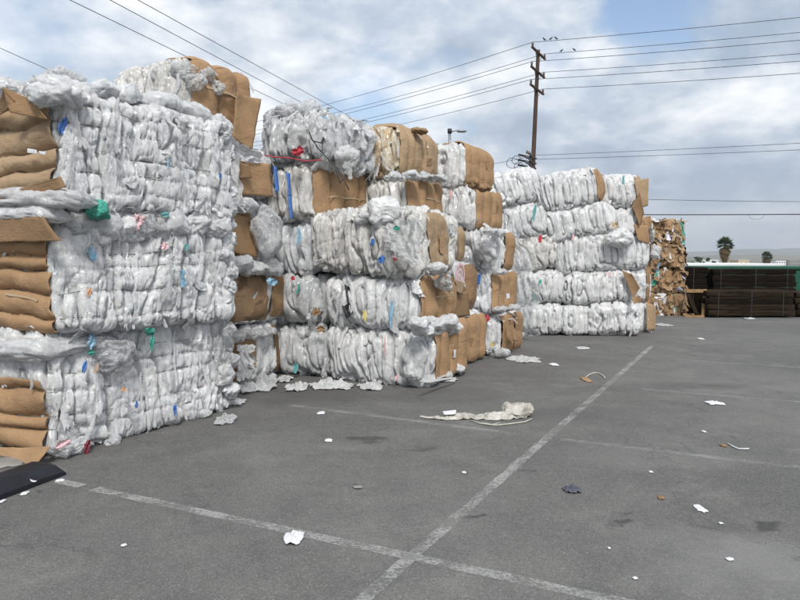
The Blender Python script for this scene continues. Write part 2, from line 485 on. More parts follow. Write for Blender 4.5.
def box(c, d, bev=0.0, Rm=None):
    """(bevelled) box as V, F lists; c centre, d full size"""
    h = np.array(d, float) / 2
    if bev <= 0:
        s = np.array([(x, y, z) for x in (-1, 1) for y in (-1, 1) for z in (-1, 1)], float) * h
        F = [(0, 1, 3, 2), (4, 6, 7, 5), (0, 4, 5, 1), (2, 3, 7, 6), (0, 2, 6, 4), (1, 5, 7, 3)]
    else:
        V = []
        idx = {}
        for x in (-1, 1):
            for y in (-1, 1):
                for z in (-1, 1):
                    for ax in range(3):
                        p = np.array((x, y, z), float) * (h - bev)
                        p[ax] += (x, y, z)[ax] * bev
                        idx[(x, y, z, ax)] = len(V)
                        V.append(p)
        s = np.array(V)
        F = []
        for ax in range(3):
            o1, o2 = [k for k in range(3) if k != ax]
            for sg in (-1, 1):
                q = []
                for (a, b) in ((-1, -1), (1, -1), (1, 1), (-1, 1)):
                    k = [0, 0, 0]
                    k[ax], k[o1], k[o2] = sg, a, b
                    q.append(idx[(*k, ax)])
                F.append(tuple(q))
            for a in (-1, 1):
                for b in (-1, 1):
                    q = []
                    for (e, axx) in ((-1, o1), (1, o1), (1, o2), (-1, o2)):
                        k = [0, 0, 0]
                        k[ax], k[o1], k[o2] = e, a, b
                        q.append(idx[(*k, axx)])
                    F.append(tuple(q))
        for x in (-1, 1):
            for y in (-1, 1):
                for z in (-1, 1):
                    F.append(tuple(idx[(x, y, z, a)] for a in range(3)))
        # make every face point outwards
        F2 = []
        for f in F:
            p = s[list(f)]
            n = np.cross(p[1] - p[0], p[2] - p[0])
            F2.append(f if n @ p.mean(0) > 0 else tuple(reversed(f)))
        F = F2
    if Rm is not None:
        s = s @ np.asarray(Rm).T
    return s + np.array(c, float), F


class MB:
    def __init__(s):
        s.V, s.F, s.mi = [], [], []
    def add(s, vf, mi=0):
        off = sum(map(len, s.V))
        s.V.append(np.asarray(vf[0], float))
        for f in vf[1]:
            s.F.append(tuple(int(i) + off for i in f))
            s.mi.append(mi)
        return s
    def build(s, name, mats, parent=None, smooth=False, **props):
        return obj(name, np.vstack(s.V), s.F, mats, parent, s.mi if len(set(s.mi)) > 1 else None, smooth, **props)


# ------------------------------------------------------------------ places
def G(px, py, z=0.0):
    d = px_dir(px, py)
    t = (z - CAM_H) / d[2]
    return np.array((0, 0, CAM_H)) + d * t


def AT(px, py, Y):
    d = px_dir(px, py)
    return np.array((0, 0, CAM_H)) + d * (Y / d[1])


ROW = R(26.8)
UH = np.array((math.sin(ROW), math.cos(ROW), 0))      # along the rows, away from the camera
VH = np.array((math.cos(ROW), -math.sin(ROW), 0))     # across, to the right


def UP(px, py, u0):
    d = px_dir(px, py)
    p0 = np.array((0, 0, CAM_H))
    t = u0 / (d @ UH)
    p = p0 + d * t
    return p


def uvz(u, v, z):
    return UH * u + VH * v + np.array((0, 0, z))


STAINS_AND_PATCHES = [(620, 525, 0.065, 0.6, (0.03, 0.03, 0.03), 1.5), (632, 516, 0.05, 0.6, (0.035, 0.035, 0.035), 1.6), (762, 527, 0.07, 0.62, (0.028, 0.028, 0.028), 1.9),
          (720, 527, 0.10, 0.3, (0.05, 0.05, 0.05), 2.0), (369, 440, 0.12, 0.62, (0.03, 0.03, 0.03), 1.5), (354, 488, 0.05, 0.6, (0.03, 0.03, 0.03), 2.0),
          (474, 517, 0.04, 0.7, (0.03, 0.03, 0.03), 2.0), (426, 448, 0.10, 0.5, (0.04, 0.04, 0.04), 1.6), (524, 471, 0.05, 0.5, (0.035, 0.035, 0.035), 2.2),
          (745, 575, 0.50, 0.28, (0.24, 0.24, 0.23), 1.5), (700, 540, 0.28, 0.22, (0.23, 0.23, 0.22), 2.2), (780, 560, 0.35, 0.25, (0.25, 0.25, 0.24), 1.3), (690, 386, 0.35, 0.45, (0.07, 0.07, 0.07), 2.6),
          (560, 415, 0.5, 0.35, (0.075, 0.075, 0.075), 1.4), (640, 455, 0.5, 0.25, (0.2, 0.2, 0.19), 2.0), (300, 395, 0.8, 0.45, (0.07, 0.068, 0.065), 1.8), (450, 395, 0.7, 0.4, (0.07, 0.068, 0.065), 1.5)]  # the final pair only darkens the ground before the stacks
M['asphalt'] = material('asphalt', asphalt, Roughness=0.9, Specular_IOR_Level=0.3)
M['paint'] = paint_mat('worn_line_paint', 0.44, 0.50)
M['paintfaint'] = paint_mat('faded_line_paint', 0.46, 0.33)

# ------------------------------------------------------------------ ground, lines, land, hills
YARD_END = 47.0
xs = np.array([-90, -30, -10, 0, 10, 30, 110.0])
ys = np.array([-40, -10, 0, 10, 20, 30, YARD_END])
XX, YY = np.meshgrid(xs, ys, indexing='ij')
obj('asphalt_yard', np.stack([XX, YY, np.zeros_like(XX)], -1).reshape(-1, 3), grid_quads(len(xs), len(ys)), 'asphalt', smooth=False, kind='structure')

rad = np.concatenate([[0.0, 6, 14, 30], np.geomspace(60, 9000, 26)])
ang = np.linspace(0, 2 * np.pi, 73)[:-1]
TV = []
ctr = np.array((10, 3))
for r_ in rad:
    for a_ in ang:
        # rounded rectangle around the yard, widening with distance
        ex, ey = 101 + r_, 45 + r_
        p = ctr + np.array((ex * np.sign(math.cos(a_)) * abs(math.cos(a_)) ** 0.6, ey * np.sign(math.sin(a_)) * abs(math.sin(a_)) ** 0.6))
        t = min(1.0, r_ / 30.0)
        TV.append((p[0], p[1], -0.03 - 10.0 * t * t * (3 - 2 * t)))
obj('dry_land', TV, grid_quads(len(rad), len(ang), wrap=True), 'terrain', smooth=True, kind='structure')


def ridge(name, Y, depth, hgt, seed, base=-10.5):
    nx, ny = 140, 18
    X = np.linspace(-1.5 * Y, 1.6 * Y, nx)
    D = np.linspace(0, depth, ny)
    XX, DD = np.meshgrid(X, D, indexing='ij')
    P = np.stack([XX / (Y * 0.10), DD / (Y * 0.10), np.full_like(XX, seed)], -1).reshape(-1, 3)
    n = 0.62 + 0.55 * pn(P * 0.45) + 0.30 * pn(P * 1.3 + 5) + 0.12 * pn(P * 3.1 + 9)
    prof = np.sin(np.pi * np.clip(DD / depth, 0, 1)).ravel() ** 0.8
    Z = base + hgt * np.maximum(n, 0.12) * prof
    V = np.stack([XX.ravel(), Y + DD.ravel(), Z], 1)
    obj(name, V, grid_quads(nx, ny), 'hill', smooth=True, kind='structure')


ridge('near_hills', 1900, 900, 26, 2.3)
ridge('far_hills', 4200, 2200, 84, 7.7)


def line(name, p, q, w, m, seed=0, gaps=()):
    p, q = np.array(p, float), np.array(q, float)
    L = np.linalg.norm(q - p)
    n = max(2, int(L / 0.12))
    t = np.linspace(0, 1, n)
    d = (q - p) / L
    s = np.array((-d[1], d[0], 0))
    c = p + (q - p) * t[:, None]
    e1 = 0.012 * pn(np.stack([t * L * 4, np.full(n, seed), np.zeros(n)], 1))
    e2 = 0.012 * pn(np.stack([t * L * 4, np.full(n, seed + 9.0), np.zeros(n)], 1))
    V = np.stack([c - s * (w / 2 + e1)[:, None], c + s * (w / 2 + e2)[:, None]], 1).reshape(-1, 3)
    V[:, 2] = 0.004
    F = grid_quads(n, 2)
    for (a, b) in gaps:
        tm = (t[:-1] + t[1:]) / 2
        keep = ~((tm > a) & (tm < b))
        F, t = F[keep], np.concatenate([t[:-1][keep], t[-1:]])
    obj(name, V, F, m, smooth=False, kind='structure')


main_a, main_b = G(338, 622), G(652, 346)
line('parking_line', main_a, main_b, 0.078, 'paint', 1)
cd = G(610, 600) - G(60, 482)
cd /= np.linalg.norm(cd)
line('parking_line', G(58, 481.5), G(58, 481.5) + cd * 5.2, 0.085, 'paint', 2, gaps=((0.055, 0.075),))
P2 = G(548, 438)
cd2 = G(800, 467.5) - G(560, 439)
cd2 /= np.linalg.norm(cd2)
line('parking_line', P2 + cd2 * 0.12, P2 + cd2 * 9, 0.09, 'paintfaint', 3)
line('parking_line', G(290, 405.5), P2 - cd2 * 0.3, 0.09, 'paintfaint', 4)
ud = (G(548, 438) - G(410, 557))
line('parking_line', P2 + ud + cd2 * 0.4, P2 + ud + cd2 * 9, 0.09, 'paintfaint', 5)
line('parking_line', P2 + 2 * ud + cd2 * 0.4, P2 + 2 * ud + cd2 * 9, 0.09, 'paintfaint', 6)

# ------------------------------------------------------------------ bales
FACES = {'R': (0, 1, 1, 2), 'L': (0, -1, 1, 2), 'F': (1, -1, 0, 2), 'K': (1, 1, 0, 2), 'T': (2, 1, 0, 1), 'B': (2, -1, 0, 1)}


class Bale:
    """size: x across, y away, z up (local frame); axis: the one the baling wires go round"""
    def __init__(s, label, cat, centre, yaw, size, axis=1, n=5, seed=0, mat='white', res=(0.010, 0.010, 0.020), fine='RFT', tilt=(0, 0), r=0.21,
                 depth=0.05, fold=(13, 13, 0.9), amp=1.0, cards=(), nscrap=16, scrapsize=0.10, group='compressed bales of plastic film', name='film_bale', wires=True, mix=None):
        s.h = np.array(size, float) / 2 * np.array((0.995, 0.99, 0.965 if axis != 2 else 1.0))
        s.axis, s.seed, s.depth = axis, seed, depth
        s.r = min(r, s.h.min() * 0.7)
        s.root = thing(name, label, cat, (float(centre[0]), float(centre[1]), float(centre[2] - size[2] / 2)), (tilt[0], tilt[1], yaw), group)
        s.c = np.array((0, 0, s.h[2]))
        rg = np.random.default_rng(seed + 100)
        s.rg = rg
        w = np.linspace(-1, 1, n + 1)
        w[1:-1] += rg.uniform(-0.32, 0.32, n - 1) * (2 / n)
        s.w = w * s.h[axis]
        s.fold, s.amp = np.array(fold, float), amp
        s.off = rg.uniform(0, 200, 3)
        s.cards = list(cards)
        V, F, Ns = [], [], []
        off = 0
        s.samp = []
        for f, (ax, sg, a1, a2) in FACES.items():
            rs = np.broadcast_to(np.asarray(res, float), (3,)) * (1.0 if f in fine and f != 'T' else 2.0 if f == 'T' else 4.0)
            na, nb = max(6, int(2 * s.h[a1] / rs[a1])), max(6, int(2 * s.h[a2] / rs[a2]))
            a, b = np.meshgrid(np.linspace(-1, 1, na), np.linspace(-1, 1, nb), indexing='ij')
            a, b = a.ravel(), b.ravel()
            Q, N = s.base(f, a, b)
            rec = np.zeros(len(a))
            for cc in s.cards:
                if cc['face'] == f:
                    m = 0.12
                    ra = np.clip(np.minimum(a - cc['a'][0], cc['a'][1] - a) / m, 0, 1)
                    rb = np.clip(np.minimum(b - cc['b'][0], cc['b'][1] - b) / m, 0, 1)
                    rec = np.maximum(rec, ra * rb)
            Q = Q + N * ((s.film(Q) - 0.05 * rec) * (1 - 0.7 * rec) - 0.0)[:, None]
            q = grid_quads(na, nb, off)
            # outward winding
            e1, e2 = Q[nb] - Q[0], Q[1] - Q[0]
            mid = (na // 2) * nb + nb // 2
            if np.cross(Q[mid + nb] - Q[mid], Q[mid + 1] - Q[mid]) @ N[mid] < 0:
                q = q[:, ::-1]
            V.append(Q)
            F.append(q)
            off += len(Q)
            if f in fine:
                k = rec < 0.2
                s.samp.append((Q[k], N[k], f))
        obj('film_bulk' if name == 'film_bale' else 'cardboard_bulk', np.vstack(V) + s.c, np.vstack(F), mat, s.root)
        if wires:
            for wv in s.w[1:-1]:
                s.wire(wv)
        for cc in s.cards:
            s.card(**cc)
        if nscrap:
            s.scraps(nscrap, scrapsize, mix)

    def base(s, f, a, b, depth=None, low=0.05, pw=0.38):
        ax, sg, a1, a2 = FACES[f]
        P = np.zeros((len(a), 3))
        P[:, ax] = sg * s.h[ax]
        P[:, a1] = a * s.h[a1]
        P[:, a2] = b * s.h[a2]
        inner = np.clip(P, -(s.h - s.r), s.h - s.r)
        d = P - inner
        N = d / (np.linalg.norm(d, axis=1)[:, None] + 1e-9)
        Q = inner + s.r * N
        return s.shape(Q, N, depth, low, pw), N

    def shape(s, Q, N, depth=None, low=0.05, pw=0.38):
        depth = s.depth if depth is None else depth
        x = Q[:, s.axis]
        # the lobes wander a little across the face
        oth = [k for k in range(3) if k != s.axis]
        xw = x + 0.025 * pn(np.stack([Q[:, oth[0]] * 2, Q[:, oth[1]] * 2, x * 0], 1) + s.off)
        i = np.clip(np.searchsorted(s.w, xw) - 1, 0, len(s.w) - 2)
        t = np.clip((xw - s.w[i]) / (s.w[i + 1] - s.w[i]), 0, 1)
        prof = np.clip(4 * t * (1 - t), 0, 1) ** (pw if s.axis != 2 or pw != 0.38 else 0.24)
        lat = np.sqrt(np.clip(1 - N[:, s.axis] ** 2, 0, 1))
        Q = Q + N * (lat * depth * (prof - 0.8))[:, None]
        # slack middle, pinched corners
        u = np.clip(1 - (Q[:, oth[0]] / s.h[oth[0]]) ** 2, 0, 1) * np.clip(1 - (Q[:, oth[1]] / s.h[oth[1]]) ** 2, 0, 1)
        Q = Q + N * (np.abs(N[:, s.axis]) * 0.08 * u)[:, None]
        Q = Q + low * vn(Q * 1.5 + s.off) + low * 0.5 * vn(Q * 3.4 + s.off + 40)
        return Q

    def film(s, Q):
        if s.amp == 0:
            return np.zeros(len(Q))
        f = s.fold
        q = Q * f + s.off + 0.45 * vn(Q * 2.2 + s.off)
        lowA = np.clip(0.9 + 1.0 * pn(Q * 2.4 + s.off + 11), 0.3, 1.6)
        n1, n2, n3, n4 = pn(q * 0.42), pn(q * 0.95 + 60), pn(q * np.array((2.1, 2.1, 1.7)) + 90), pn(q * np.array((4.0, 4.0, 2.6)) + 33)
        sg = np.clip(2.5 * pn(Q * 2.7 + s.off + 51) + 0.35, -0.8, 1.0)
        d = -0.070 * crease(n1, 6.5) + 0.024 * np.abs(n1)
        d += lowA * sg * (0.062 * (0.2 - np.abs(n2)) + 0.030 * (0.2 - np.abs(n3)))
        d += lowA * (0.016 * (0.2 - np.abs(n4)) - 0.018 * crease(n2 - 0.3, 5.0))
        if s.axis == 1:
            nb_ = pn(np.stack([Q[:, 0] * 4.6 + 0.5 * pn(Q * 1.6 + 3), Q[:, 1] * 4.6, Q[:, 2] * 0.35], 1) + s.off + 71)
            d += -0.055 * crease(nb_, 7.0) + 0.05 * np.abs(nb_)
        # cross tucks where sheets end, and loose puffed areas
        qc = Q * np.array((2.6, 2.6, 4.5)) + s.off + 5 + 0.6 * vn(Q * 4 + 3)
        d += -0.014 * crease(pn(qc), 8.0) + 0.012 * pn(Q * 3.4 + s.off)
        return d * s.amp + 0.010

    def wire(s, wv):
        oth = [k for k in range(3) if k != s.axis]
        h1, h2, r = s.h[oth[0]], s.h[oth[1]], s.r
        pts, nn = [], []
        for (cx, cy, a0) in ((h1 - r, h2 - r, 0), (-(h1 - r), h2 - r, 90), (-(h1 - r), -(h2 - r), 180), (h1 - r, -(h2 - r), 270)):
            for k in range(5):
                a = R(a0 + 90 * k / 4)
                n = np.zeros(3)
                n[oth[0]], n[oth[1]] = math.cos(a), math.sin(a)
                p = np.zeros(3)
                p[oth[0]], p[oth[1]], p[s.axis] = cx + r * math.cos(a), cy + r * math.sin(a), wv
                pts.append(p)
                nn.append(n)
        pts, nn = np.array(pts), np.array(nn)
        # subdivide the straight runs
        P2, N2 = [], []
        for k in range(len(pts)):
            p, q = pts[k], pts[(k + 1) % len(pts)]
            m = max(1, int(np.linalg.norm(q - p) / 0.08))
            for j in range(m):
                t = j / m
                P2.append(p + (q - p) * t)
                n = nn[k] + (nn[(k + 1) % len(pts)] - nn[k]) * t
                N2.append(n / np.linalg.norm(n))
        P2, N2 = np.array(P2), np.array(N2)
        Q = s.shape(P2, N2) + N2 * 0.004
        V, F = tube(Q, 0.0030, 4, closed=True)
        obj('baling_wire', V + s.c, F, 'wire', s.root)

    def card(s, face, a=(-1, 1), b=(-1, 1), mat='card', off=0.018, edge=0.035, depth=None, torn=0.025, name='cardboard_sheet', label=None, skew=0.0, low=0.05, crinkle=0.006, lift=0.0):
        na, nb = max(8, int((a[1] - a[0]) * 48)), max(8, int((b[1] - b[0]) * 36))
        A, B = np.meshgrid(np.linspace(0, 1, na), np.linspace(0, 1, nb), indexing='ij')
        o4 = s.rg.uniform(0, 99, 4)
        za = np.zeros(na * nb)
        e0 = edge * pn(np.stack([B.ravel() * 4, za, za + o4[0]], 1)) + torn * pn(np.stack([B.ravel() * 9, za, za + o4[0]], 1))
        e1 = edge * pn(np.stack([B.ravel() * 4, za, za + o4[1]], 1)) + torn * pn(np.stack([B.ravel() * 11, za, za + o4[1]], 1))
        f0 = edge * pn(np.stack([A.ravel() * 5, za, za + o4[2]], 1)) + torn * pn(np.stack([A.ravel() * 12, za, za + o4[2]], 1))
        f1 = edge * pn(np.stack([A.ravel() * 5, za, za + o4[3]], 1)) + torn * pn(np.stack([A.ravel() * 12, za, za + o4[3]], 1))
        aa = (a[0] + e0) * (1 - A.ravel()) + (a[1] + e1) * A.ravel() + skew * (B.ravel() - 0.5)
        bb = (b[0] + f0) * (1 - B.ravel()) + (b[1] + f1) * B.ravel()
        Q, N = s.base(face, np.clip(aa, -1, 1), np.clip(bb, -1, 1), depth=(s.depth * (2.6 if s.axis == 1 else 3.2 if s.axis == 2 else 2.0) if depth is None else depth), low=low * (0.6 if s.axis != 2 else 1.0), pw=0.30 if s.axis != 2 else 0.36)
        P = Q * 5 + s.off
        d = off + crinkle * pn(P) + 0.016 * (0.16 - np.abs(pn(Q * np.array((2.2, 2.2, 3.4)) + s.off + 21))) + 0.008 * (0.2 - np.abs(pn(Q * 5.5 + s.off + 77))) + crinkle * 0.8 * -crease(pn(Q * 3 + s.off + 70), 9) + 0.012 * np.maximum(0, pn(Q * 2.5 + 33))
        if lift:
            d = d + lift * np.clip((A.ravel() - 0.75) / 0.25, 0, 1) ** 2
        Q = Q + N * d[:, None]
        ob = obj(name, Q + s.c, grid_quads(na, nb), mat, s.root, label=label)
        so_ = ob.modifiers.new('thickness', 'SOLIDIFY')
        so_.thickness = 0.006
        so_.offset = 0
        return ob

    def sticker(s, face, a, b, mat, name, off=0.05, curl=0.0):
        na, nb = 12, 8
        A, B = np.meshgrid(np.linspace(a[0], a[1], na), np.linspace(b[0], b[1], nb), indexing='ij')
        Q, N = s.base(face, A.ravel(), B.ravel(), depth=s.depth * 1.7, pw=0.26)
        Q = Q + N * (off + 0.010 * pn(Q * 9))[:, None]
        return obj(name, Q + s.c, grid_quads(na, nb), mat, s.root)

    def scraps(s, n, size, mix=None):
        mix = mix or {'white': 0.25, 'sheet': 0.25, 'clear': 0.40, 'bluish': 0.10}
        P = np.vstack([x[0] for x in s.samp])
        N = np.vstack([x[1] for x in s.samp])
        k = s.rg.integers(0, len(P), n)
        V, F, mi = scrap_patches(P[k], N[k], s.rg, size, len(mix), list(mix.values()))
        obj('loose_film' if 'white' in mix else 'loose_cardboard', V + s.c, F, list(mix.keys()), s.root, mi=mi, kind='stuff')

    def bits(s, n, mats, size=0.09, faces='RF', name='plastic_scrap'):
        """coloured scraps one can pick out, each a part"""
        cand = [x for x in s.samp if x[2] in faces]
        for k in range(n):
            P, N, f = cand[k % len(cand)]
            j = s.rg.integers(0, len(P))
            V, F, mi = scrap_patches(P[j:j + 1] + N[j] * 0.012, N[j:j + 1], s.rg, size * s.rg.uniform(0.6, 1.3), 1, [1.0], curl=0.2)
            obj(name, V + s.c, F, mats[k % len(mats)], s.root)


def scrap_patches(P, N, rg, size, nm, wts, curl=0.22, na=10, nb=6, asp=2.1, ragged=0.16):
    n = len(P)
    down = np.array((0, 0, -1.0)) + rg.normal(0, 0.35, (n, 3))
    T = down - N * (down * N).sum(1)[:, None]
    T /= np.linalg.norm(T, axis=1)[:, None] + 1e-6
    B = np.cross(N, T)
    L = size * np.exp(rg.normal(0.0, 0.4, n)) * asp
    W = size * np.exp(rg.normal(-0.35, 0.45, n)) * 0.75
    lift = rg.uniform(-0.15, curl, n) * L * (rg.uniform(0, 1, n) ** 2)
    u = np.linspace(0, 1, na)
    v = np.linspace(-0.5, 0.5, nb)
    U, Vv = np.meshgrid(u, v, indexing='ij')
    U, Vv = U.ravel(), Vv.ravel()
    m = na * nb
    # ragged outline: each row gets its own width and sideways drift, each column its own end
    roww = np.repeat(1 + ragged * rg.normal(0, 0.6, (n, na)), nb, axis=1) * np.repeat(np.linspace(0.55, 1, na) ** 0.5, nb)[None]
    drift = np.repeat(np.cumsum(rg.normal(0, 0.10, (n, na)), 1), nb, axis=1)
    ends = np.tile(rg.normal(0, ragged * 0.4, (n, nb)), (1, na)) * U[None] ** 2
    pos = P[:, None, :] + T[:, None, :] * (L[:, None] * (U[None] + ends - 0.35))[:, :, None] + B[:, None, :] * (W[:, None] * (Vv[None] * roww + drift))[:, :, None]
    pleat = rg.uniform(1.0, 2.6, n)[:, None]
    ph = rg.uniform(0, 6.3, n)[:, None]
    bow = lift[:, None] * (U ** 2)[None] + 0.10 * W[:, None] * np.sin(Vv[None] * 6.28 * pleat + ph + U[None] * 1.5) - 0.5 * W[:, None] * (Vv ** 2)[None]
    pos = pos + N[:, None, :] * (bow + 0.010)[:, :, None]
    pos = pos.reshape(-1, 3)
    pos = pos + vn(pos * (1.5 / size) + 7) * (size * 0.13)
    pos = pos + rg.normal(0, size * 0.015, pos.shape)
    Fq = grid_quads(na, nb)
    F = (Fq[None] + (np.arange(n) * m)[:, None, None]).reshape(-1, 4)
    mi = np.repeat(rg.choice(nm, n, p=np.array(wts) / np.sum(wts)), len(Fq))
    return pos, F, mi


def puff(c, rad, seed, amp=0.30, na=44, nb=60, flat=None, freq=1.5):
    """a crumpled pillow of film: centre, radii; long gathers and thin raised folds"""
    rg = np.random.default_rng(int(abs(seed) * 1000) % 99991)
    th = np.linspace(0.02, math.pi - 0.02, na)
    ph = np.linspace(0, 2 * math.pi, nb, endpoint=False)
    T, Ph = np.meshgrid(th, ph, indexing='ij')
    D = np.stack([np.sin(T) * np.cos(Ph), np.sin(T) * np.sin(Ph), np.cos(T)], -1).reshape(-1, 3)
    rad = np.asarray(rad, float)
    V = D * rad
    Nn = D / rad
    Nn /= np.linalg.norm(Nn, axis=1)[:, None]
    rm = (rad.prod()) ** (1 / 3)
    Rr = np.array(Euler(rg.uniform(0, 6.28, 3)).to_matrix())
    q0 = V / rm
    q = (q0 @ Rr) * np.array((0.5, 1.7, 1.7)) * freq * 0.8 + seed * 3.7
    q = q + 0.3 * vn(q0 * 0.9 + seed)
    n1, n2, n3 = pn(q * 0.8), pn(q * 1.7 + 9), pn(q * 3.6 + 4)
    low = pn(q0 * 0.9 + seed * 2.1)
    d = amp * rm * (1.0 * low - 0.45 * crease(n1, 4.5) + 1.3 * (0.2 - np.abs(n1)) + 0.55 * (0.2 - np.abs(n2)) + 0.28 * (0.2 - np.abs(n3)))
    V = V + Nn * d[:, None] + vn(q0 * 1.1 + seed) * (0.16 * rm)
    F = grid_quads(na, nb, wrap=True)
    V = V + np.asarray(c, float)
    if flat is not None:
        V[:, 2] = np.maximum(V[:, 2], flat + 0.003 * np.abs(pn(V * 9)))
    return V, F


def flap(name, corners, mat, parent=None, bow=0.03, thick=0.006, wr=0.01, n=14, **props):
    """a bent sheet between four world corners (in order round)"""
    c = np.array(corners, float)
    A, B = np.meshgrid(np.linspace(0, 1, n), np.linspace(0, 1, n), indexing='ij')
    A, B = A.ravel()[:, None], B.ravel()[:, None]
    P = c[0] * (1 - A) * (1 - B) + c[1] * A * (1 - B) + c[2] * A * B + c[3] * (1 - A) * B
    nrm = np.cross(c[1] - c[0], c[3] - c[0])
    nrm /= np.linalg.norm(nrm)
    P = P + nrm * (bow * (4 * A * (1 - A)) + wr * pn(P * 4 + bow * 50)[:, None])
    P = P + 0.012 * vn(P * 6) * ((A < 0.02) | (A > 0.98) | (B < 0.02) | (B > 0.98))
    if parent is not None:
        P = to_local(parent, P)
    ob = obj(name, P, grid_quads(n, n), mat, parent, **props)
    s_ = ob.modifiers.new('thickness', 'SOLIDIFY')
    s_.thickness = thick
    s_.offset = 0
    return ob


YAW = -ROW
BITS = ['skyblue', 'green', 'pink', 'blue', 'teal', 'yellow', 'orangebit', 'red']


def box_bale(label, u0, v0, u1, v1, z0, z1, **kw):
    """bale given by its extents along the rows"""
    c = uvz((u0 + u1) / 2, (v0 + v1) / 2, (z0 + z1) / 2)
    return Bale(label, 'bale', c, kw.pop('yaw', YAW), (v1 - v0, u1 - u0, z1 - z0), **kw)


def end_bale(label, u0, pl, pr, yt, yb, L=1.3, zb=None, **kw):
    """bale whose end face (pixel rectangle) stands on the plane u = u0"""
    a, b = UP(pl, (yt + yb) / 2, u0), UP(pr, (yt + yb) / 2, u0)
    z1, z0 = UP(pr, yt, u0)[2], UP(pr, yb, u0)[2]
    if zb is not None:
        z0 = zb
    v0, v1 = a @ VH, b @ VH
    return box_bale(label, u0, v0, u0 + L, v1, z0, z1, **kw)


# stack A: three big bales nearest the camera, wires round the vertical axis
pA, pAf = G(47, 459), G(236, 407)
dA = pAf - pA
LA = np.linalg.norm(dA)
yawA = -math.atan2(dA[0], dA[1])
dA /= LA
rA = np.array((dA[1], -dA[0], 0))
WA = 1.5


def a_bale(label, z0, z1, shift, fwd, seed, **kw):
    lk = LA * kw.pop('lk', 1.0)
    c = pA + dA * (lk / 2 + fwd) + rA * (shift - WA / 2) + np.array((0, 0, (z0 + z1) / 2))
    return Bale(label, 'bale', c, yawA, (WA, lk, z1 - z0), axis=2, n=6, seed=seed, mat='white', res=(0.0085, 0.0085, 0.015), depth=0.030, r=0.10,
                fold=(10, 10, 2.2), amp=1.05, nscrap=80, scrapsize=0.09, **kw)


A1 = a_bale('big bale at the bottom of the nearest stack, with pink film at its lower corner', 0.0, 1.0, 0.04, 0.0, 1, lk=0.97,
            cards=[dict(face='F', a=(-1, 0.93), b=(-1, 0.22), mat='card', off=0.03, torn=0.02)])
A2 = a_bale('big middle bale of the nearest stack, with a green film knot near its top corner', 1.0, 1.98, 0.19, 0.02, 2, lk=0.91,
            cards=[dict(face='F', a=(-1, 0.9), b=(-1, 0.52), mat='card', off=0.03, torn=0.02)])
A3 = a_bale('big bale on top of the nearest stack, with blue film beside its cardboard end', 1.98, 2.9, 0.23, 0.0, 3, lk=0.90,
            cards=[dict(face='F', a=(-1, 0.92), b=(-1, 0.80), mat='card2', off=0.03, torn=0.02)])
for bl, n_ in ((A1, 3), (A2, 2), (A3, 1)):
    bl.bits(n_, ['skyblue', 'blue', 'orangebit', 'teal', 'pink', 'green', 'maroon', 'skyblue'], 0.06, 'R')

# stack B: five bales behind A, cardboard sides facing the yard
vB = -5.62
zB = [0.0, 0.74, 1.47, 2.33, 3.0, 3.92]
B1 = box_bale('lowest bale behind the nearest stack, cardboard side split by a white film band', 6.25, vB - 1.25, 7.65, vB, zB[0], zB[1], axis=1, n=3, seed=11, mat='white', res=(0.012, 0.012, 0.022),
              cards=[dict(face='R', a=(-1, 0.12), b=(-0.95, 1), mat='card'), dict(face='R', a=(0.62, 0.98), b=(-0.8, 0.98), mat='card3')])
B2 = box_bale('second bale up behind the nearest stack, wide cardboard side with dark wet stains', 6.25, vB - 1.25, 7.7, vB + 0.02, zB[1], zB[2], axis=1, n=2, seed=12, mat='white', res=(0.012, 0.012, 0.022), depth=0.03,
              cards=[dict(face='R', a=(-1, 0.42), b=(-0.98, 1), mat='cardwet', depth=0.02), dict(face='R', a=(0.45, 1), b=(-0.75, 0.98), mat='card', off=0.05, depth=0.02)])
B3 = box_bale('third bale up behind the nearest stack, with a big puffy clear bag bulging out', 6.2, vB - 1.25, 7.6, vB - 0.05, zB[2], zB[3], axis=1, n=3, seed=13, mat='bluish', res=(0.012, 0.012, 0.022),
              cards=[dict(face='R', a=(-0.95, 0.2), b=(-0.9, 0.98), mat='card')])
B4 = box_bale('fourth bale up behind the nearest stack, half hidden by hanging film and cut cardboard', 6.2, vB - 1.25, 7.55, vB - 0.04, zB[3], zB[4], axis=1, n=3, seed=14, mat='bluish', res=(0.012, 0.012, 0.022))
B5 = box_bale('topmost bale behind the nearest stack, white end and tall bulging cardboard side', 6.15, vB - 1.45, 7.3, vB - 0.16, zB[4] - 0.05, zB[5], axis=1, n=3, seed=15, mat='cream', res=(0.010, 0.010, 0.020), r=0.13,
              cards=[dict(face='R', a=(-1, 0.72), b=(-1, 1), mat='card', off=0.03), dict(face='T', a=(0.3, 1), b=(-0.9, 0.6), mat='card', off=0.03)])

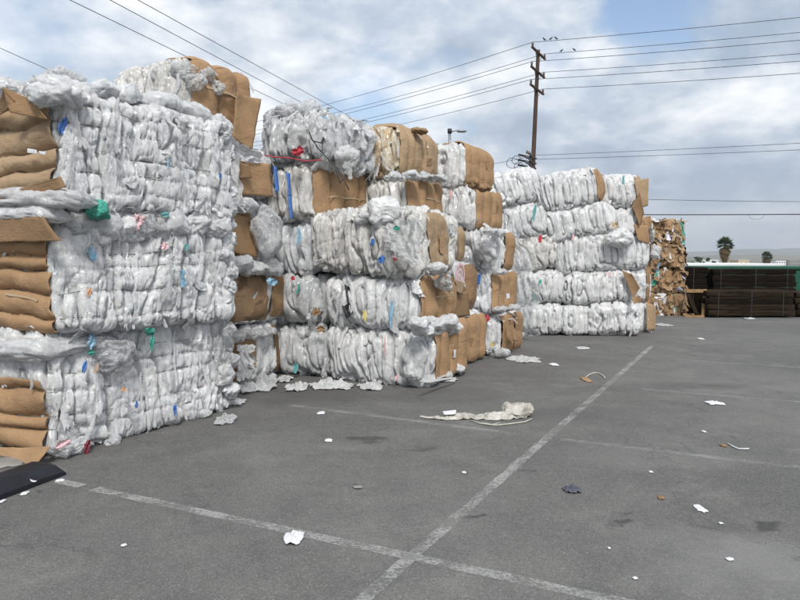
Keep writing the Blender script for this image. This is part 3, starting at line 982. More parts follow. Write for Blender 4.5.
# stack C: five bales left of the main row
cs = dict(axis=1, n=5, res=(0.010, 0.010, 0.020))
C1 = end_bale('grey film bale on the ground between the stained cardboard stack and the main row', 7.7, 262, 331, 326, 378, 1.3, 0.0, seed=21, mat='greyfilm', **cs)
C2 = end_bale('narrow mixed film bale with torn labels, second up beside the stained cardboard', 7.68, 262, 327, 273, 325, 1.3, seed=22, mat='greyfilm', **cs)
C3 = end_bale('bale of clear film with a blue streak, third up behind the puffy clear bag', 7.7, 262, 316, 219, 273, 1.3, seed=23, mat='bluish', **cs)
C4 = end_bale('bale with two blue strips on its white end and a dark banded cardboard side', 7.62, 258, 313, 161, 219, 1.42, seed=24, mat='cream',
              cards=[dict(face='R', a=(-0.98, 1), b=(-1, 1), mat='card', off=0.025)], axis=1, n=4, res=(0.010, 0.010, 0.020), r=0.13)
C5 = end_bale('loose puffy bale of clear film with a red scrap and black wires', 7.55, 258, 322, 106, 165, 1.5, seed=25, mat='greyfilm', axis=1, n=3, res=(0.010, 0.010, 0.020), r=0.24, amp=1.5, nscrap=90, scrapsize=0.12)

# stack D: front bales of the main row
D1 = end_bale('ground bale of the main row front, white end with a pink streak and cardboard side', 7.62, 327, 427, 330, 389, 1.32, 0.0, seed=31, mat='white', axis=1, n=4, res=(0.0085, 0.0085, 0.017), fold=(14, 14, 0.8), r=0.13,
              cards=[dict(face='R', a=(-0.80, 0.97), b=(-0.80, 0.80), mat='card', off=0.03)], nscrap=14)
D2 = end_bale('second bale up in the main row front, white end with a black gash', 7.6, 322, 417, 271, 332, 1.3, seed=32, mat='white', axis=1, n=5, res=(0.0085, 0.0085, 0.017), r=0.24, fold=(11, 11, 0.7),
              cards=[dict(face='R', a=(-0.85, 0.98), b=(-1, 1), mat='card', off=0.03, torn=0.03)], nscrap=70)
D3 = end_bale('shaggy crumpled bale in the main row front, with a fluffy white lump on top', 7.5, 309, 411, 206, 274, 1.35, seed=33, mat='cream', axis=1, n=4, res=(0.0085, 0.0085, 0.017), r=0.16, fold=(13, 13, 2.6), amp=1.35,
              cards=[dict(face='R', a=(-0.35, 0.62), b=(-1, 1), mat='card2', off=0.035, depth=0.02, skew=-0.35)], nscrap=60, scrapsize=0.09)
# stack E
E1 = end_bale('ground bale of rumpled dark cardboard between the first two main row fronts', 9.12, 360, 457, 314, 364, 1.25, 0.0, seed=41, mat='white', axis=1, n=3, res=(0.012, 0.012, 0.022),
              cards=[dict(face='R', a=(-0.95, 0.98), b=(-0.95, 1), mat='card', off=0.03, torn=0.03)], nscrap=14)
E2 = end_bale('bale with a target printed sheet, second up between the first two main row fronts', 9.1, 345, 447, 262, 315, 1.25, seed=42, mat='white', axis=1, n=3, res=(0.012, 0.012, 0.022),
              cards=[dict(face='R', a=(-0.6, 0.98), b=(-0.98, 1), mat='card3', off=0.03, torn=0.03)], nscrap=14)
E3 = end_bale('third bale up behind the shaggy bale, tan cardboard side beside a white gap', 9.05, 335, 434, 219, 264, 1.3, seed=43, mat='white', axis=1, n=3, res=(0.012, 0.012, 0.022), r=0.22,
              cards=[dict(face='R', a=(-0.8, 0.98), b=(-0.98, 1), mat='card2', off=0.03)], nscrap=14)
E4 = end_bale('bale with a cream end and brown banded side, under the orange stained bale', 9.02, 320, 407, 173, 222, 1.35, seed=44, mat='cream', axis=1, n=4, res=(0.010, 0.010, 0.020), r=0.14, fold=(16, 16, 0.7),
              cards=[dict(face='R', a=(-0.98, 0.99), b=(-1, 1), mat='card', off=0.03)], nscrap=14)
E5 = end_bale('orange stained bale with a barrel shaped cardboard side on top of the main row', 9.0, 318, 400, 121, 176, 1.4, seed=45, mat='orange', axis=1, n=6, res=(0.0085, 0.0085, 0.018), r=0.24, fold=(16, 16, 0.7),
              cards=[dict(face='R', a=(-0.99, 0.99), b=(-1, 1), mat='card2', off=0.03), dict(face='T', a=(0.35, 1), b=(-0.97, 0.97), mat='card2', off=0.03)], nscrap=50,
              mix={'white': 0.4, 'orange': 0.3, 'cream': 0.3})
# stack F
F1 = end_bale('ground bale with red and yellow scraps and a flapping cardboard side', 10.6, 428, 496, 315, 358, 1.35, 0.0, seed=51, mat='white', axis=1, n=3, res=(0.010, 0.010, 0.020), r=0.13,
              cards=[dict(face='R', a=(-0.75, 0.35), b=(-0.9, 0.98), mat='card', off=0.04), dict(face='R', a=(0.3, 1), b=(-0.95, 1), mat='card', off=0.06, depth=0.02)])
F2 = end_bale('bale with a blue label on its smooth white end, second up in the second front', 10.58, 420, 492, 270, 315, 1.35, seed=52, mat='bluish', axis=1, n=4, res=(0.010, 0.010, 0.020), r=0.16, amp=0.7,
              cards=[dict(face='R', a=(-0.97, 0.97), b=(-0.97, 0.97), mat='card', off=0.03)], nscrap=14)
F3 = end_bale('bale with fluffy white end, third up in the second front of the main row', 10.56, 410, 489, 227, 272, 1.35, seed=53, mat='white', axis=1, n=3, res=(0.010, 0.010, 0.020), r=0.2, fold=(11, 11, 4), amp=1.3,
              cards=[dict(face='R', a=(0.0, 0.99), b=(-0.98, 1), mat='card', off=0.03)], nscrap=14)
F4 = end_bale('bale with a white end and knotted cardboard side, fourth up in the second front', 10.55, 400, 475, 184, 229, 1.4, seed=54, mat='white', axis=1, n=4, res=(0.010, 0.010, 0.020), r=0.18,
              cards=[dict(face='R', a=(-0.95, 0.99), b=(-0.98, 1), mat='card', off=0.035, torn=0.02)])
F5 = end_bale('topmost bale of the second front, below the street lamp, with rounded cardboard side', 10.5, 385, 465, 140, 186, 1.4, seed=55, mat='white', axis=1, n=5, res=(0.010, 0.010, 0.020), r=0.22,
              cards=[dict(face='R', a=(-0.95, 0.99), b=(-1, 1), mat='card', off=0.03), dict(face='T', a=(0.4, 1), b=(-0.9, 0.95), mat='card', off=0.03)])

# stacks G: the broad white wall of bales farther on, wires round the across axis
YAWG = R(-5)
gx, gy = np.array((math.cos(YAWG), math.sin(YAWG), 0)), np.array((-math.sin(YAWG), math.cos(YAWG), 0))


def g_bale(label, pl, pr, yt, yb, dY=0.0, D=1.25, zb=None, rise=0.0, seed=0, mat='white', n=6, axis=0, **kw):
    Y0 = 13.95 + dY
    a, b = AT(pl, (yt + yb) / 2, Y0), AT(pr, (yt + yb) / 2, Y0)
    z1, z0 = AT((pl + pr) / 2, yt, Y0)[2], AT((pl + pr) / 2, yb, Y0)[2]
    if zb is not None:
        z0 = zb
    c = (a + b) / 2 + gy * D / 2
    c[2] = (z0 + z1) / 2
    kw.setdefault('res', (0.012, 0.012, 0.024))
    kw.setdefault('nscrap', 16)
    kw.setdefault('fold', (15, 15, 1.1))
    kw.setdefault('r', 0.26)
    return Bale(label, 'bale', c, YAWG, (np.linalg.norm(b - a), D, z1 - z0), axis=axis, n=n, seed=seed, mat=mat, tilt=(0, -R(rise)), depth=0.025, **kw)


G1a = g_bale('grey white ground bale at the left foot of the broad far stack', 520, 563, 303, 337, 0.15, zb=0, seed=61, n=4)
G1b = g_bale('narrow ground bale in the middle of the broad far stack', 562, 590, 304, 338, 0.1, zb=0, seed=62, n=3, r=0.14)
G1c = g_bale('wide crumpled ground bale at the right of the broad far stack', 588, 641, 302, 339, 0.0, zb=0, seed=63, n=4, r=0.2, amp=1.3, fold=(9, 9, 4))
G2a = g_bale('second row left bale of the broad far stack, with a teal streak', 518, 567, 268, 304, 0.15, seed=64, rise=2, n=5)
G2b = g_bale('second row wide bale of the broad far stack, with brown cardboard corner', 564, 635, 269, 305, 0.05, seed=65, rise=2, n=7)
G3a = g_bale('third row left bale of the broad far stack, with an orange red tag', 506, 561, 234, 270, 0.15, seed=66, rise=4, n=5, fold=(14, 14, 6), mat='cream')
G3b = g_bale('third row wide bale of the broad far stack, white lump at its top right', 557, 636, 231, 273, 0.05, seed=67, rise=5, n=6)
G4a = g_bale('fourth row left bale of the broad far stack, with a teal stripe', 499, 553, 201, 239, 0.15, seed=68, rise=10, n=5)
G4b = g_bale('fourth row wide bale tilting up to the right in the broad far stack', 547, 619, 202, 240, 0.05, seed=69, rise=11, n=7)
G5a = g_bale('top left white bale of the broad far stack, below the utility pole', 488, 546, 168, 207, 0.15, seed=70, rise=14, n=6)
G5b = g_bale('top middle white bale of the broad far stack, brown cardboard at its right end', 541, 606, 168, 209, 0.05, seed=71, rise=10, n=8,
             cards=[dict(face='R', a=(-1, 0.9), b=(-0.95, 0.95), mat='card', off=0.03), dict(face='F', a=(0.84, 1), b=(-0.9, 0.9), mat='card', off=0.03)])
G1d = g_bale('ground bale of white and lavender film at the right end of the far stack', 628, 652, 301, 335, 0.75, zb=0, seed=72, n=2, r=0.14, mat='white',
             mix={'white': 0.5, 'purple': 0.3, 'sheet': 0.2})
G2d = g_bale('set back bale with cardboard flaps, second up at the right end of the far stack', 622, 651, 269, 303, 0.75, seed=73, n=2, r=0.16,
             cards=[dict(face='F', a=(0.62, 1), b=(-1, 1), mat='card3', off=0.03)])
G3d = g_bale('set back white bale, third up at the right end of the far stack', 612, 649, 234, 270, 0.7, seed=74, n=4)
G4d = g_bale('set back white bale with cardboard end, fourth up at right of the far stack', 598, 640, 205, 238, 0.7, seed=75, rise=3, n=4,
             cards=[dict(face='R', a=(-1, 1), b=(-1, 1), mat='card3', off=0.03)])
G5d = g_bale('topmost set back bale with a tall tan cardboard end, right of the far stack', 600, 643, 172, 207, 0.7, seed=76, rise=4, n=4,
             cards=[dict(face='R', a=(-1, 1), b=(-1, 1), mat='card2', off=0.03), dict(face='F', a=(0.78, 1), b=(-0.98, 1), mat='card2', off=0.03)])

# stack H: four bales of pressed brown boxes
OCC = {'card': 0.40, 'card2': 0.24, 'card3': 0.26, 'white': 0.05, 'purple': 0.02, 'black': 0.03}


def h_bale(label, pl, pr, yt, yb, Y0, zb=None, seed=0, dx=0.0):
    a, b = AT(pl, (yt + yb) / 2, Y0), AT(pr, (yt + yb) / 2, Y0)
    z1, z0 = AT(pr, yt, Y0)[2], AT(pr, yb, Y0)[2]
    if zb is not None:
        z0 = zb
    c = (a + b) / 2 + gy * 0.75
    c[2] = (z0 + z1) / 2
    bl = Bale(label, 'bale', c, R(-9), (np.linalg.norm(b - a), 1.5, z1 - z0), axis=0, n=4, seed=seed, mat='card3', res=0.03, fold=(5, 5, 14), amp=2.0,
              r=0.1, depth=0.03, nscrap=0, name='cardboard_bale', group='pressed bales of brown boxes')
    P = np.vstack([x[0] for x in bl.samp])
    N = np.vstack([x[1] for x in bl.samp])
    k = bl.rg.integers(0, len(P), 250)
    V, F, mi = scrap_patches(P[k], N[k], bl.rg, 0.19, len(OCC), list(OCC.values()), curl=0.9, na=4, nb=4, asp=1.0, ragged=0.15)
    obj('loose_cardboard', V + bl.c, F, list(OCC), bl.root, mi=mi, smooth=False, kind='stuff')
    for q in range(9):
        j = bl.rg.integers(0, len(P))
        V, F, mi = scrap_patches(P[j:j + 1] + N[j] * 0.03, N[j:j + 1], bl.rg, 0.34, 1, [1], curl=0.3, na=5, nb=5, asp=1.0, ragged=0.1)
        obj('cardboard_sheet', V + bl.c, F, ['card', 'card2', 'card3'][q % 3], bl.root, smooth=False)
    bl.bits(5, ['skyblue', 'white', 'green', 'white', 'purple'], 0.16, 'F')
    return bl


H1 = h_bale('bottom bale of pressed brown boxes in the far right stack', 640, 686, 293, 317, 19.0, 0.0, 81)
H2 = h_bale('second bale up of pressed brown boxes, with a large flat panel', 642, 685, 268, 293, 19.05, None, 82)
H3 = h_bale('third bale up of pressed brown boxes, with a pale blue scrap', 641, 685, 243, 268, 19.0, None, 83)
H4 = h_bale('top bale of pressed brown boxes, with ragged flaps along its upper edge', 644, 684, 220, 243, 19.05, None, 84)

# ------------------------------------------------------------------ loose folds, flaps and scraps that belong to single bales
def PL(px, py, p0, n):
    d = px_dir(px, py)
    o_ = np.array((0, 0, CAM_H))
    return o_ + d * (((np.asarray(p0) - o_) @ n) / (d @ n))


def onU(u):
    return lambda px, py: PL(px, py, UH * u, UH)


def onV(v):
    return lambda px, py: PL(px, py, VH * v, VH)


def onY(y):
    return lambda px, py: AT(px, py, y)


def onA(o_):
    return lambda px, py: PL(px, py, pA + rA * (o_ + (0.04 if py > 338 else 0.13)), rA)


def onAf(o_):
    return lambda px, py: PL(px, py, pA - dA * o_, dA)


def pix_flap(name, pts, plane, mat, bale=None, push=None, **kw):
    c = [plane(*p[:2]) + (np.asarray(push[i]) if push is not None else 0) for i, p in enumerate(pts)]
    return flap(name, c, mat, bale.root if bale else None, **kw)


def drape(name, path, w, mat, parent=None, seed=0, na=44, nb=18, pleat=3.0, amp=0.10, sag=0.0, **props):
    """a gathered length of film along world points; w its gathered width at each point"""
    P = np.asarray(path, float)
    L = np.concatenate([[0], np.cumsum(np.linalg.norm(np.diff(P, axis=0), axis=1))])
    t = np.linspace(0, L[-1], na)
    C = np.stack([np.interp(t, L, P[:, k]) for k in range(3)], 1)
    for _ in range(3):
        C[1:-1] = (C[:-2] + 2 * C[1:-1] + C[2:]) / 4
    W = np.interp(t, L, np.broadcast_to(np.asarray(w, float), (len(P),)))
    T = np.gradient(C, axis=0)
    T /= np.linalg.norm(T, axis=1)[:, None] + 1e-9
    view = C - np.array((0, 0, CAM_H))
    view /= np.linalg.norm(view, axis=1)[:, None]
    S = np.cross(T, view)
    S /= np.linalg.norm(S, axis=1)[:, None] + 1e-9
    Nn = np.cross(S, T)
    v = np.linspace(-0.5, 0.5, nb)
    tt = t / L[-1]
    V = []
    for i in range(na):
        ww = W[i] * (1 + 0.22 * math.sin(tt[i] * 17 + seed) + 0.12 * math.sin(tt[i] * 41 + seed * 2))
        off = amp * W[i] * np.sin(v * 6.283 * pleat + seed + 1.8 * math.sin(tt[i] * 6 + seed)) - 0.9 * W[i] * v * v
        V.append(C[i] + S[i] * (ww * v)[:, None] + Nn[i] * off[:, None])
    V = np.vstack(V)
    V = V + vn(V * 5 + seed) * 0.035 + vn(V * 14 + seed) * 0.014
    if parent is not None:
        V = to_local(parent, V)
    return obj(name, V, grid_quads(na, nb), mat, parent, **props)


def fold(bale, c, rad, mat='white', amp=0.34, seed=None, name='film_fold', label=None):
    seed = rng.uniform(0, 90) if seed is None else seed
    V, F = puff((0, 0, 0), rad, seed, amp)
    return obj(name, V + to_local(bale.root, c)[0], F, mat, bale.root, label=label)


# nearest stack: rolled film between its bales, heap along its top, flaps, coloured scraps
def roll(bale, pts, rad, mat, seed, name='film_roll'):
    """a long soft roll of film through world points"""
    P = np.asarray(pts, float)
    n = 60
    L = np.concatenate([[0], np.cumsum(np.linalg.norm(np.diff(P, axis=0), axis=1))])
    t = np.linspace(0, L[-1], n)
    C = np.stack([np.interp(t, L, P[:, k]) for k in range(3)], 1)
    r_ = np.interp(t, L, rad) * np.minimum(1, np.sqrt(np.minimum(t, L[-1] - t) / 0.12 + 0.02))
    V, F = tube(C, r_, 36, cap=False)
    cc = np.repeat(C, 36, axis=0)
    rr = np.repeat(r_, 36)[:, None]
    D = (V - cc) / (rr + 1e-6)
    along = np.repeat(t, 36)
    q = np.stack([along * 2.2, D[:, 0] * 1.7 + seed, D[:, 2] * 1.7], 1) + seed
    q2 = q * np.array((1.1, 3.2, 3.2))
    d = 0.30 * pn(q * 1.1) - 0.22 * crease(pn(q2), 3.2) - 0.14 * crease(pn(q2 * 2.1 + 9), 2.8) + 0.05 * pn(q2 * 4)
    V = V + D * rr * d[:, None]
    return obj(name, to_local(bale.root, V), np.array(F), mat, bale.root)


fA = onAf(0.05)
roll(A2, [fA(-60, 352), fA(-10, 350), fA(40, 350), onA(0.02)(78, 343), onA(0.06)(112, 340)], [0.105, 0.105, 0.10, 0.07, 0.04], 'sheet', 3)
roll(A3, [fA(-60, 203), fA(-10, 200), fA(40, 197), fA(72, 199), onA(0.10)(98, 204)], [0.08, 0.08, 0.085, 0.08, 0.04], 'sheet', 8)
roll(A3, [fA(-60, 217), fA(0, 214), fA(50, 213), onA(0.10)(72, 219)], [0.07, 0.07, 0.08, 0.06], 'white', 14)
for (x, y, r_, mt) in ((80, 224, 0.11, 'clear'), (108, 226, 0.13, 'sheet'), (128, 228, 0.12, 'white'), (150, 226, 0.13, 'clear'), (174, 224, 0.13, 'sheet'), (196, 224, 0.12, 'white'), (216, 226, 0.12, 'sheet'), (95, 236, 0.09, 'white')):
    fold(A3, onA(0.03)(x, y), (r_ * 0.8, r_ * 1.5, r_), mt, 0.34)
for (x, y, d_, rx, ry, rz, mt) in ((12, 86, 0.35, 0.2, 0.25, 0.10, 'clear'), (30, 84, 0.3, 0.2, 0.2, 0.09, 'sheet'), (46, 95, 0.08, 0.20, 0.2, 0.085, 'sheet'), (82, 93, 0.25, 0.26, 0.24, 0.11, 'bluish'), (-14, 92, 0.15, 0.2, 0.2, 0.16, 'sheet'),
                                   (115, 99, 0.25, 0.28, 0.26, 0.11, 'bluish'), (150, 107, 0.25, 0.28, 0.26, 0.12, 'bluish'), (182, 118, 0.3, 0.25, 0.25, 0.12, 'sheet'), (212, 129, 0.25, 0.2, 0.24, 0.12, 'sheet'), (64, 84, 0.45, 0.24, 0.25, 0.08, 'clear')):
    p = onA(-d_)(x, y) if x > 60 else fA(x, y) + dA * d_
    fold(A3, p, (rx, ry, rz), mt, 0.42)
pix_flap('cardboard_flap', [(-14, 118), (24, 91), (30, 104), (-10, 124)], fA, 'card3', A3, push=[-dA * 0.02, -dA * 0.16, -dA * 0.12, -dA * 0.03])
pix_flap('cardboard_flap', [(24, 91), (42, 103), (54, 120), (27, 116)], fA, 'card', A3, push=[-dA * 0.16, -dA * 0.08, -dA * 0.04, -dA * 0.13])
pix_flap('cardboard_flap', [(-12, 196), (60, 177), (64, 187), (-12, 206)], onAf(0.12), 'card3', A3, bow=0.02)
pix_flap('cardboard_flap', [(-20, 219), (44, 217), (61, 241), (-20, 243)], onAf(0.12), 'card3', A2, bow=0.02)
pix_flap('cardboard_flap', [(-14, 446), (50, 447), (46, 462), (-14, 459)], onAf(0.10), 'card', A1, bow=0.03, push=[0, 0, -dA * 0.08, -dA * 0.06])
pix_flap('paper_label', [(27, 149), (36, 150), (36, 154), (27, 153)], onAf(0.10), 'paper', A3, bow=0.005, thick=0.002)
pix_flap('paper_label', [(38, 151), (47, 152), (46, 155), (39, 154)], onAf(0.10), 'paper', A3, bow=0.005, thick=0.002)


def pick(bale, px, py, w, h, plane, mat, rot=0.0, name='plastic_scrap', wr=0.03, bow=0.03):
    """a coloured scrap of film, w by h pixels of the photograph, lying on a face"""
    c, s_ = math.cos(R(rot)), math.sin(R(rot))
    w, h = w * 0.85, h * 0.85
    o3, ex, ey = plane(px, py), plane(px + c * 10, py + s_ * 10), plane(px - s_ * 10, py + c * 10)
    ex, ey = (ex - o3) / 10, (ey - o3) / 10
    n_ = np.cross(ey, ex)
    n_ /= np.linalg.norm(n_)
    rg = np.random.default_rng(int(px * 131 + py * 17))
    na, nb = 14, 8
    A, B = np.meshgrid(np.linspace(-0.5, 0.5, na), np.linspace(-0.5, 0.5, nb), indexing='ij')
    roww = np.clip(np.sin(np.linspace(0.45, 2.5, na)) * (1 + 0.18 * rg.normal(0, 1, na)), 0.25, 1.5)[:, None]
    drift = np.cumsum(rg.normal(0, 0.09, na))[:, None]
    ends = rg.normal(0, 0.06, nb)[None] * np.abs(A) * 2
    longv, shortv = (ey, ex) if h >= w else (ex, ey)
    ln, sn = max(h, w), min(h, w)
    U, Vv = (A + ends) * ln, (B * roww + drift * 0.5) * sn
    P = o3 + U.reshape(-1, 1) * longv + Vv.reshape(-1, 1) * shortv
    size = ln * np.linalg.norm(longv)
    P = P + n_ * (0.012 + 0.25 * sn * np.linalg.norm(shortv) * np.sin(B * 9 + A * 3 + rg.uniform(0, 6)) * 0.5).reshape(-1, 1)
    P = P + vn(P * 0.9 / max(size, 0.03) * 1.4 + 3) * size * 0.07
    return obj(name, to_local(bale.root, P), grid_quads(na, nb), mat, bale.root)


a05 = onA(0.10)
for (bl, x, y, w, h, mt, rt) in ((A3, 63, 127, 9, 22, 'blue', 12), (A3, 118, 140, 5, 15, 'blue', 10), (A3, 65, 139, 5, 9, 'teal', 0), (A2, 91, 254, 9, 17, 'skyblue', 0), (A2, 89, 292, 5, 9, 'orangebit', 0),
                                 (A1, 90, 343, 9, 17, 'skyblue', 12), (A1, 90, 352, 9, 6, 'green', 0), (A1, 84, 367, 5, 15, 'blue', 6), (A2, 149, 330, 11, 9, 'green', 10), (A2, 151, 343, 5, 16, 'green', 8),
                                 (A1, 135, 404, 4, 9, 'blue', 0), (A1, 88, 447, 6, 18, 'maroon', 0), (A1, 174, 410, 5, 12, 'blue', 0), (A1, 62, 444, 18, 11, 'pink', -25), (A3, 219, 177, 4, 8, 'blue', 20),
                                 (A3, 136, 224, 14, 20, 'pink', 20), (A3, 164, 214, 9, 6, 'teal', 0), (A1, 122, 389, 5, 6, 'orangebit', 0), (A2, 163, 246, 7, 8, 'pink', 0), (A2, 186, 247, 6, 8, 'teal', 0)):
    pick(bl, x, y, w, h, a05, mt, rt)
fold(A3, onA(0.14)(99, 212), (0.07, 0.12, 0.075), 'green', 0.5, name='film_knot', label='bright green film knot')
fold(A1, onA(0.05)(112, 355), (0.13, 0.20, 0.17), 'clear', 0.45)
for (x, y, r_) in ((78, 446, 0.07), (113, 441, 0.055), (205, 413, 0.05)):
    fold(A1, onA(0.03)(x, y), (r_, r_ * 1.4, r_), 'sheet', 0.34)
fold(A1, onA(0.04)(60, 449), (0.08, 0.10, 0.07), 'clear', 0.4)

# torn far edge of the nearest stack
for bl, ys in ((A3, range(140, 205, 13)), (A2, range(210, 330, 15)), (A1, range(330, 400, 15))):
    for y in ys:
        x = 228 + rng.uniform(-5, 4)
        r_ = rng.uniform(0.05, 0.09)
        fold(bl, onA(0.02)(x, y), (r_, r_ * 1.2, r_ * 1.3), ['sheet', 'bluish', 'clear'][int(rng.integers(3))], 0.5)

# stack B extras
vb = onV(-5.46)
pix_flap('cardboard_sheet', [(237, 92), (261, 100), (252, 151), (233, 138)], onV(-5.58), 'card', B5, bow=0.02)
pix_flap('cardboard_sheet', [(241, 161), (270, 164), (273, 197), (237, 194)], vb, 'card', B4, bow=0.03)
pix_flap('cardboard_flap', [(240, 163), (249, 164), (252, 178), (239, 178)], onV(-5.40), 'card3', B4, bow=0.02)
pix_flap('cardboard_sheet', [(230, 212), (257, 219), (258, 258), (231, 252)], onV(-5.50), 'card', B3, bow=0.02)
pick(B2, 271, 282, 9, 9, onV(-5.40), 'skyblue', 0)
fold(B3, onV(-5.40)(268, 232), (0.14, 0.27, 0.33), 'clear', 0.32, name='film_bag', label='big puffy clear film bag')
for (x, y, rz) in ((238, 264, 0.10), (254, 268, 0.09), (270, 268, 0.10), (244, 205, 0.10), (232, 204, 0.11)):
    fold(B2 if y > 250 else B3, onV(-5.5)(x, y), (0.13, 0.26, rz), 'sheet', 0.34)
for (x, y, rz) in ((232, 338, 0.07), (250, 334, 0.06), (268, 333, 0.06)):
    fold(B1, onV(-5.55)(x, y), (0.10, 0.2, rz), 'clear', 0.45)
drape('hanging_film', [vb(205, 128), vb(222, 142), vb(231, 165), vb(232, 190), vb(236, 214)], [0.18, 0.26, 0.24, 0.20, 0.22], 'sheet', B4.root, 2)
drape('hanging_film', [vb(222, 146), vb(240, 152), vb(254, 155), vb(262, 158)], [0.12, 0.17, 0.13, 0.09], 'sheet', B4.root, 5)
drape('hanging_film', [vb(246, 345), vb(245, 365), vb(247, 378)], [0.2, 0.22, 0.2], 'white', B1.root, 7)
for (x, y, r_) in ((206, 75, 0.10), (196, 82, 0.10), (214, 88, 0.09)):
    fold(B5, onV(-5.75)(x, y), (r_ * 1.2, r_, r_), 'clear', 0.45)
for (x, y, r_) in ((140, 92, 0.13), (165, 78, 0.14), (185, 72, 0.12)):
    fold(B5, onU(6.2)(x, y), (r_ * 1.5, r_, r_), 'clear', 0.38)

# stack C extras
u75 = onU(7.44)
for q in ([(273, 166), (277, 168), (279, 190), (276, 192)], [(286, 172), (290, 173), (291, 196), (288, 197)], [(288, 196), (291, 196), (293, 219), (290, 219)]):
    pix_flap('blue_strip', q, u75, 'blue', C4, bow=0.02, thick=0.004)
pick(C5, 298, 152, 13, 11, onU(7.36), 'red', 15)
pick(C2, 299, 289, 3, 13, onU(7.5), 'green', 5)
pick(C2, 294, 278, 4, 5, onU(7.5), 'red', 0)
pick(C2, 317, 312, 9, 9, onU(7.5), 'card', 20, name='cardboard_scrap')
pick(C2, 309, 317, 7, 5, onU(7.5), 'paper', -30, name='paper_label')
pick(C1, 297, 368, 6, 12, onU(7.55), 'teal', 0)
pick(C1, 321, 329, 10, 7, onU(7.5), 'card', 8, name='cardboard_scrap')
pick(C3, 299, 237, 4, 20, onU(7.5), 'skyblue', 4)
V, F = tube([onU(7.38)(x, y) for x, y in ((262, 155), (275, 157), (290, 158), (305, 161), (322, 160))], 0.008, 6)
obj('red_rope', to_local(C5.root, V), F, 'red', C5.root)
for path in (((309, 132), (313, 141), (322, 143)), ((316, 146), (326, 157), (337, 168), (344, 180), (349, 190)), ((336, 170), (340, 183), (346, 176)), ((311, 138), (317, 146))):
    V, F = tube([onU(7.22)(x, y) for x, y in path], 0.008, 6)
    obj('black_wire', to_local(C5.root, V), F, 'cable', C5.root)
for (x, y, u, rx, rz, mt) in ((345, 155, 7.9, 0.17, 0.15, 'sheet'), (335, 130, 8.2, 0.2, 0.16, 'clear'), (350, 128, 8.5, 0.18, 0.16, 'clear'), (318, 127, 7.7, 0.16, 0.15, 'sheet'), (288, 112, 7.75, 0.18, 0.12, 'clear'), (272, 120, 7.65, 0.14, 0.14, 'clear'), (308, 112, 8.0, 0.2, 0.12, 'clear'), (355, 145, 8.5, 0.16, 0.16, 'sheet')):
    fold(C5, onU(u)(x, y), (rx, rx, rz), mt, 0.42)
drape('hanging_film', [onU(7.5)(347, 160), onU(7.5)(349, 170), onU(7.5)(350, 178)], [0.12, 0.08, 0.03], 'clear', C5.root, 4)
pick(C5, 326, 118, 9, 4, onU(7.7), 'skyblue', 25)

# tape, labels and print on the cardboard
for bl, fc, a, b, mt, nm in ((D1, 'R', (0.1, 0.22), (-0.2, 0.1), 'paper', 'paper_label'), (D2, 'R', (-0.25, 0.55), (0.02, 0.09), 'tape', 'packing_tape'), (E4, 'R', (-0.2, 0.7), (0.1, 0.17), 'tape', 'packing_tape'),
                             (E5, 'R', (0.3, 0.45), (-0.3, 0.0), 'card3', 'cardboard_patch'), (F5, 'R', (0.25, 0.33), (0.0, 0.4), 'card3', 'cardboard_patch'), (C4, 'R', (-0.6, 0.9), (-0.12, -0.05), 'tape', 'packing_tape'),
                             (B5, 'R', (-0.7, 0.2), (0.25, 0.31), 'tape', 'packing_tape'), (F2, 'R', (0.0, 0.16), (-0.4, -0.15), 'paper', 'paper_label'), (E1, 'R', (-0.2, 0.4), (-0.3, 0.1), 'card3', 'cardboard_patch'),
                             (A2, 'F', (0.1, 0.75), (-0.42, -0.38), 'tape', 'packing_tape'), (D3, 'R', (0.1, 0.3), (-0.3, 0.2), 'card', 'cardboard_patch'), (F4, 'R', (0.2, 0.5), (-0.1, 0.35), 'card3', 'cardboard_patch')):
    bl.sticker(fc, a, b, mt, nm, off=0.048)

# main row front extras
u7 = onU(7.46)
pix_flap('black_film', [(344, 284), (349, 287), (353, 306), (350, 313)], onU(7.50), 'black', D2, bow=0.02)
pix_flap('black_film', [(342, 306), (350, 303), (353, 312), (347, 318)], onU(7.49), 'black', D2, bow=0.02)
pick(D2, 392, 314, 5, 32, onU(7.47), 'skyblue', 2)
pick(D2, 365, 316, 4, 12, onU(7.47), 'yellow', 0)
pick(D1, 386, 347, 3, 26, onU(7.5), 'pink', 2)
pick(D1, 397, 378, 4, 8, onU(7.5), 'pink', 20)
pick(D3, 373, 242, 5, 8, onU(7.36), 'blue', 10)
pick(D3, 383, 259, 8, 8, onU(7.34), 'blue', -30)
pick(D3, 395, 258, 5, 7, onU(7.34), 'red', 0)
pick(D3, 397, 228, 6, 6, onU(7.36), 'green', 30)
fold(D3, onU(7.5)(384, 213), (0.21, 0.20, 0.19), 'white', 0.32, name='film_bag', label='fluffy white film lump')
fold(D3, onU(7.48)(368, 218), (0.15, 0.16, 0.08), 'sheet', 0.34)
drape('hanging_film', [onU(7.4)(393, 222), onU(7.36)(402, 240), onU(7.36)(412, 258), onU(7.38)(417, 262)], [0.26, 0.34, 0.22, 0.08], 'clear', D3.root, 3)
vs = onV(-3.46)
for (x, y, ra, rb, rc, mt) in ((418, 322, 0.13, 0.16, 0.07, 'sheet'), (432, 324, 0.12, 0.18, 0.08, 'sheet'), (446, 322, 0.12, 0.20, 0.09, 'sheet'), (424, 331, 0.12, 0.12, 0.07, 'white'), (452, 329, 0.10, 0.12, 0.07, 'sheet')):
    fold(D1, vs(x, y), (ra, rb, rc), mt, 0.42)
for (x, y) in ((432, 379), (444, 375), (456, 369)):
    fold(D1, onV(-3.5)(x, y), (0.10, 0.18, 0.055), 'sheet', 0.36)
